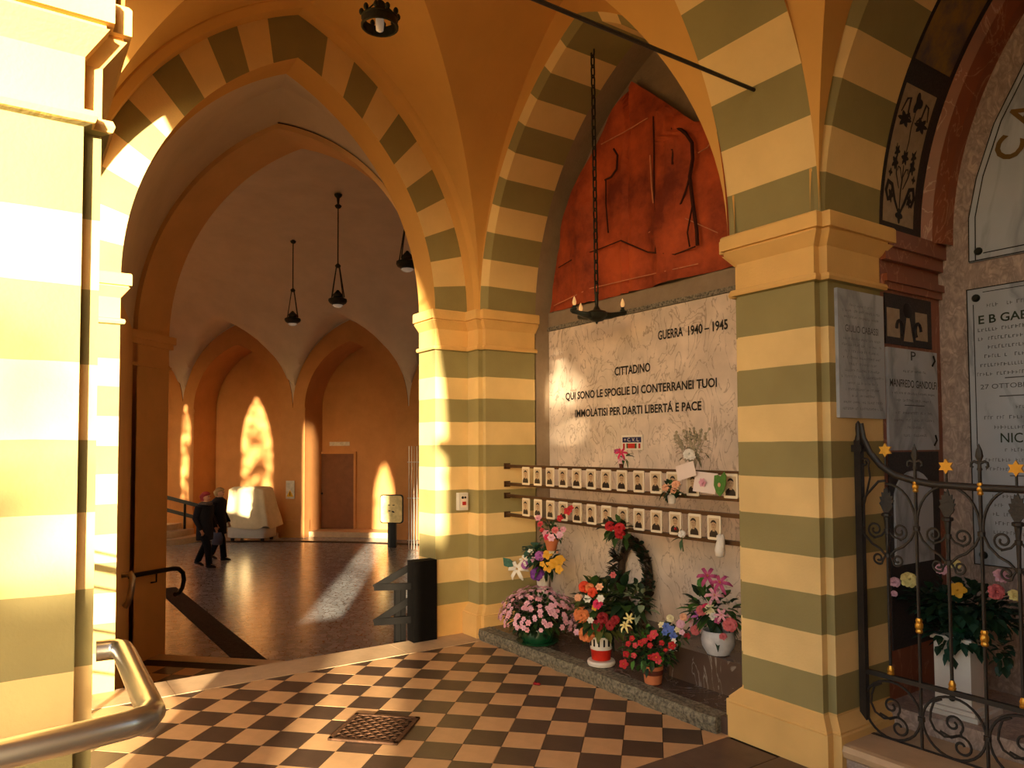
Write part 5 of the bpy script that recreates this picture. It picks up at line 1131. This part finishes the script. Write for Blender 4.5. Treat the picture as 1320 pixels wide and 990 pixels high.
# =================================================================== PEOPLE
mat('skin', srgb(206,150,116), .6, amt=.08); mat('coat_black', srgb(34,32,36), .85, amt=.3, scale=20); mat('trouser_black', srgb(24,23,26), .9, amt=.2); mat('shoe_black', srgb(18,16,16), .4); mat('hair_blond', srgb(172,136,92), .8, amt=.3, scale=40, bump=.5); mat('scarf_red', srgb(176,62,66), .8, amt=.3, scale=25); mat('fur_grey', srgb(112,98,88), .95, amt=.5, scale=60, bump=1); mat('bag_grey', srgb(96,100,118), .6, amt=.2)
def person(loc, rz, label, hgt, hair, scarf, bag, fur):
    t = thing('person', label, 'person', loc, rz); t.scale = (hgt/1.70,)*3
    V, Ed, Rd = [], [], []
    def node(p, r, par=None):
        V.append(p); Rd.append(r if isinstance(r,tuple) else (r,r))
        if par is not None: Ed.append((par, len(V)-1))
        return len(V)-1
    pel = node((0,0,.92),(.15,.12)); sp = node((0,0,1.12),(.14,.11),pel); ch = node((.01,0,1.32),(.16,.11),sp); nk = node((.02,0,1.45),.055,ch); jw = node((.035,0,1.51),.062,nk); hd = node((.045,0,1.59),(.082,.092),jw); tp = node((.035,0,1.665),.06,hd)
    nose = node((.135,0,1.565),.012,hd)
    for sg in (-1,1): node((.03,sg*.085,1.575),.015,hd)
    legs = {-1:[(.0,-.09,.86),(.15,-.09,.49),(.20,-.09,.09),(.31,-.09,.03)], 1:[(.0,.09,.86),(-.04,.09,.49),(-.24,.09,.14),(-.14,.09,.03)]}
    arms = {-1:[(.0,-.19,1.38),(-.06,-.23,1.11),(.07,-.23,.88),(.10,-.23,.81)], 1:[(.0,.19,1.38),(-.02,.24,1.11),(.12,.22,.90),(.15,.21,.83)]}
    for sg in (-1,1):
        p_ = pel
        for q, rr in zip(legs[sg], (.095,.062,.042,.03)): p_ = node(q, rr, p_)
        p_ = ch
        for q, rr in zip(arms[sg], (.062,.046,.03,.03)): p_ = node(q, rr, p_)
        hx, hy, hz = arms[sg][-1]
        for j in range(4): f1 = node((hx+.02+.004*j, hy+(-.024+.016*j), hz-.045), .0085, p_); node((hx+.012, hy+(-.024+.016*j), hz-.085+.006*abs(j-1.5)), .0075, f1)
        th = node((hx+.035,hy-sg*.02,hz-.01),.009,p_); node((hx+.05,hy-sg*.025,hz-.04),.008,th)
    me = bpy.data.meshes.new('body'); me.from_pydata(V, Ed, []); me.materials.append(MAT['skin']); o = link('body', me, t)
    md = o.modifiers.new('Skin','SKIN'); md.use_smooth_shade = True
    for i, rr in enumerate(Rd): me.skin_vertices[0].data[i].radius = rr
    me.skin_vertices[0].data[0].use_root = True
    o.modifiers.new('Sub','SUBSURF').levels = 1; o.modifiers['Sub'].render_levels = 1
    mb = MB()
    prof = [(.62,.20,.17),(.75,.205,.175),(.92,.20,.165),(1.08,.18,.145),(1.22,.20,.155),(1.34,.225,.155),(1.40,.215,.14),(1.445,.14,.11),(1.48,.08,.078)]
    mb.loft([[(.01+b*math.cos(2*PI*i/18), a*math.sin(2*PI*i/18), z) for i in range(18)] for z,a,b in prof])
    coat = mb.build('coat','coat_black',t,60)
    for sg in (-1,1): mb = MB(); mb.tube(arms[sg][:3]+[tuple(Vector(arms[sg][2])*.6+Vector(arms[sg][3])*.4)], [.092,.070,.054,.05], 10); mb.build('sleeve','coat_black',coat,60)
    tr = None
    for sg in (-1,1):
        L_ = legs[sg]; mb = MB(); mb.tube([(L_[0][0],L_[0][1],.90),L_[0],tuple((Vector(L_[0])+Vector(L_[1]))/2),L_[1],tuple((Vector(L_[1])+Vector(L_[2]))/2),(L_[2][0],L_[2][1],L_[2][2]-.03)], [.10,.105,.095,.08,.072,.07], 10); mb.build('trouser_leg','trouser_black',t,60)
        mb = MB(); ax, ay, az = L_[2]; tx, ty, tz = L_[3]; mb.loft([[(x+dx, ay+w*math.cos(a), z+h*math.sin(a)) for a in [2*PI*i/10 for i in range(10)]] for x, w, h, z, dx in ((ax-.07,.03,.035,max(az-.05,.04),0),(ax-.03,.045,.05,max(az-.05,.05),0),((ax+tx)/2+.02,.048,.04,(max(az-.05,.05)+.04)/2,0),(tx+.02,.045,.03,.035,0),(tx+.06,.02,.016,.025,0))]); mb.build('shoe','shoe_black',t,60)
    mb = MB(); r = random.Random(5); rings = []
    for z, k in ((1.50,.72),(1.55,.92),(1.60,1.06),(1.65,1.0),(1.69,.72),(1.712,.25)):
        rings.append([(.025+(-.105 if math.cos(2*PI*i/16) < 0 else -.075 if z < 1.64 else -.11)*k*-math.cos(2*PI*i/16)*(1 if True else 0) - (.035 if z < 1.63 else .0), .10*k*math.sin(2*PI*i/16)*(1+.06*r.uniform(-1,1)), z) for i in range(16)])
    mb.loft(rings); mb.build('headscarf' if scarf else 'hair', 'scarf_red' if scarf else hair, t, 60)
    if fur: mb = MB(); mb.tube([(.02+.10*math.cos(a),.13*math.sin(a),1.43) for a in [2*PI*i/16 for i in range(16)]], .045, 8, closed=True); mb.build('fur_collar','fur_grey',t,60)
    for sg in (-1,1): mb = MB(); mb.ball((.126,sg*.032,1.597),.010,6,4); mb.build('eye','letter_black',t,60)
    mb = MB(); mb.ball((.122,0,1.535),(.008,.024,.006),8,4); mb.build('mouth','scarf_red',t,60)
    if bag:
        hx, hy, hz = arms[-1][3]
        b = thing('handbag', bag, 'bag', tuple(Vector(loc)+Matrix.Rotation(rz,3,'Z') @ (Vector((hx+.01,hy,hz-.42))*hgt/1.70)), rz)
        mb = MB(); mb.loft([[(w*math.cos(a)*1.0, d*math.sin(a), z) for a in [2*PI*i/14 for i in range(14)]] for z, w, d in ((0,.10,.04),(.02,.13,.055),(.18,.14,.05),(.26,.11,.03),(.28,.10,.015))]); mb.build('pouch','bag_grey',b,60)
        mb = MB(); mb.tube([(-.07,0,.27),(-.04,0,.35),(0,0,.375),(.04,0,.35),(.07,0,.27)], .008, 6); mb.build('strap','shoe_black',b,60)
    return t
pv = onZ(263,731,ZH); ang = math.atan2(_R.y, _R.x)
person((pv.x,pv.y,ZH), ang-.25, 'person in black coat with fur collar and red headscarf, walking', 1.62, 'hair_blond', True, None, True)
pv = onZ(281,722,ZH); person((pv.x,pv.y,ZH), ang-.15, 'person in dark coat with short fair hair, walking behind the red headscarf', 1.66, 'hair_blond', False, 'grey blue handbag held by the fair haired person', False)
# =================================================================== GARDEN SIDE (throws the shadows; hedges and shrubs added to block sun)
t = thing('arcade_railing', 'iron railing in the arcade opening beside the big arch', 'railing', (-4.1,-.12,0))
for z, r_ in ((1.13,.010),(1.03,.026),(.90,.010),(.62,.010),(.35,.010),(.10,.012)):
    mb = MB(); mb.tube([(-1.28,0,z),(1.3,0,z)], r_, 8); mb.build('bar','iron',t,60)
for x in (-1.27,-.1,1.29): mb = MB(); mb.box((x-.015,-.015,0),(x+.015,.015,1.15)); mb.build('post','iron',t)
mb = MB(); mb.box((-5.6,-.33,-.3),(.9,.2,-.002)); struct('floor_sill', mb, 'threshold_stone', 'stone sill along the open arcade')
HN = Vector((.492,.870,0)); HS = Vector((.870,-.492,0)); HB = HS*10.2
def hedge(l0, l1, top, label, dist=0):  # unseen blocks added to keep sun off the floor and lower pillar
    c = HB+HS*dist+HN*(l0+l1)/2; t = thing('shade_hedge', label, 'hedge', (c.x,c.y,-.3)); mb = MB(); r = random.Random(int(top*100))
    m = 14; w = (l1-l0)/2; rings = []
    for i in range(m+1):
        u = -w+2*w*i/m; hh = top+.3+.05*math.sin(i*2.1); rings.append([tuple(HN*u-HS*.45+Vector((0,0,0))),tuple(HN*u-HS*(.43+.03*r.random())+Vector((0,0,hh*.6))),tuple(HN*u-HS*.33+Vector((0,0,hh-.04))),tuple(HN*u+Vector((0,0,hh))),tuple(HN*u+HS*.33+Vector((0,0,hh-.04))),tuple(HN*u+HS*.45+Vector((0,0,0)))])
    mb.loft(rings); mb.build('clipped_body','hedge_green',t,60)
hedge(-.36, 2.4, 3.45, 'tall added hedge block outside the arcade, unseen, shading the floor')
hedge(-12, -1.9, .9, 'low added hedge block outside the arcade, unseen, blocking low sun')
hedge(-1.62, -.86, 3.2, 'narrow added hedge block, unseen, cutting the sun off the lower pillar')
c = HB+HN*-1.17-HS*1.2; t = thing('shade_shrub', 'added unseen shrub thinning the sun before the narrow hedge block', 'shrub', (c.x,c.y,-.3)); mb = MB(); mb.tube([(0,0,0),(0,0,3.2)], .03, 6); mb.build('stem','leafbrown',t)
foliage(t, (c.x,c.y,2.9), (.26,.26,.75), 170, .15, .05, ['leaf','leafdark'], 77, 1.0, 'foliage')  # leaves added to soften the sun edge on the pillar
c = HB+HN*-.61-HS*1.2; t = thing('shade_shrub', 'added unseen shrub thinning the sun in the gap between the hedges', 'shrub', (c.x,c.y,-.3)); mb = MB(); mb.tube([(0,0,0),(0,0,2.2)], .03, 6); mb.build('stem','leafbrown',t)
foliage(t, (c.x,c.y,1.4), (.22,.22,1.6), 120, .15, .05, ['leaf','leafdark'], 81, 1.0, 'foliage')  # leaves added to dim the sun streak on the floor
c = Vector((8.7,-3.8,4.7)); t = thing('garden_tree', 'small added tree, unseen, softening the sun patch on the marble slab', 'tree', (c.x,c.y,-.3)); mb = MB(); mb.tube([(0,0,0),(.05,0,2.5),(0,.1,4.5)], [.10,.08,.04], 8); mb.build('trunk','leafbrown',t,60)
foliage(t, c, (.9,.9,1.1), 300, .24, .085, ['leaf','leafdark'], 79, 1.0, 'crown')  # crown added in the sun path to weaken the patch on the marble
c = Vector((-7.1,-2.75,4.4)); t = thing('garden_tree', 'leafy tree outside the hall openings', 'tree', (c.x,c.y,-.3)); mb = MB(); mb.tube([(0,0,0),(.05,0,2.0),(0,.1,4.2)], [.14,.11,.05], 8); mb.build('trunk','leafbrown',t,60)
foliage(t, c, (1.0,1.0,1.5), 170, .34, .12, ['leaf','leafdark'], 78, 1.0, 'crown')
c = Vector((-10.9,-2.8,4.2)); t = thing('garden_tree', 'slender added tree outside the hall, unseen, breaking up the sun', 'tree', (c.x,c.y,-.3)); mb = MB(); mb.tube([(0,0,0),(.05,0,2.0),(0,.1,4.0)], [.12,.09,.05], 8); mb.build('trunk','leafbrown',t,60)
foliage(t, c, (.8,.8,1.5), 190, .3, .10, ['leaf','leafdark'], 83, 1.0, 'crown')  # crown added to dim the sun strip on the far wall
#@@END
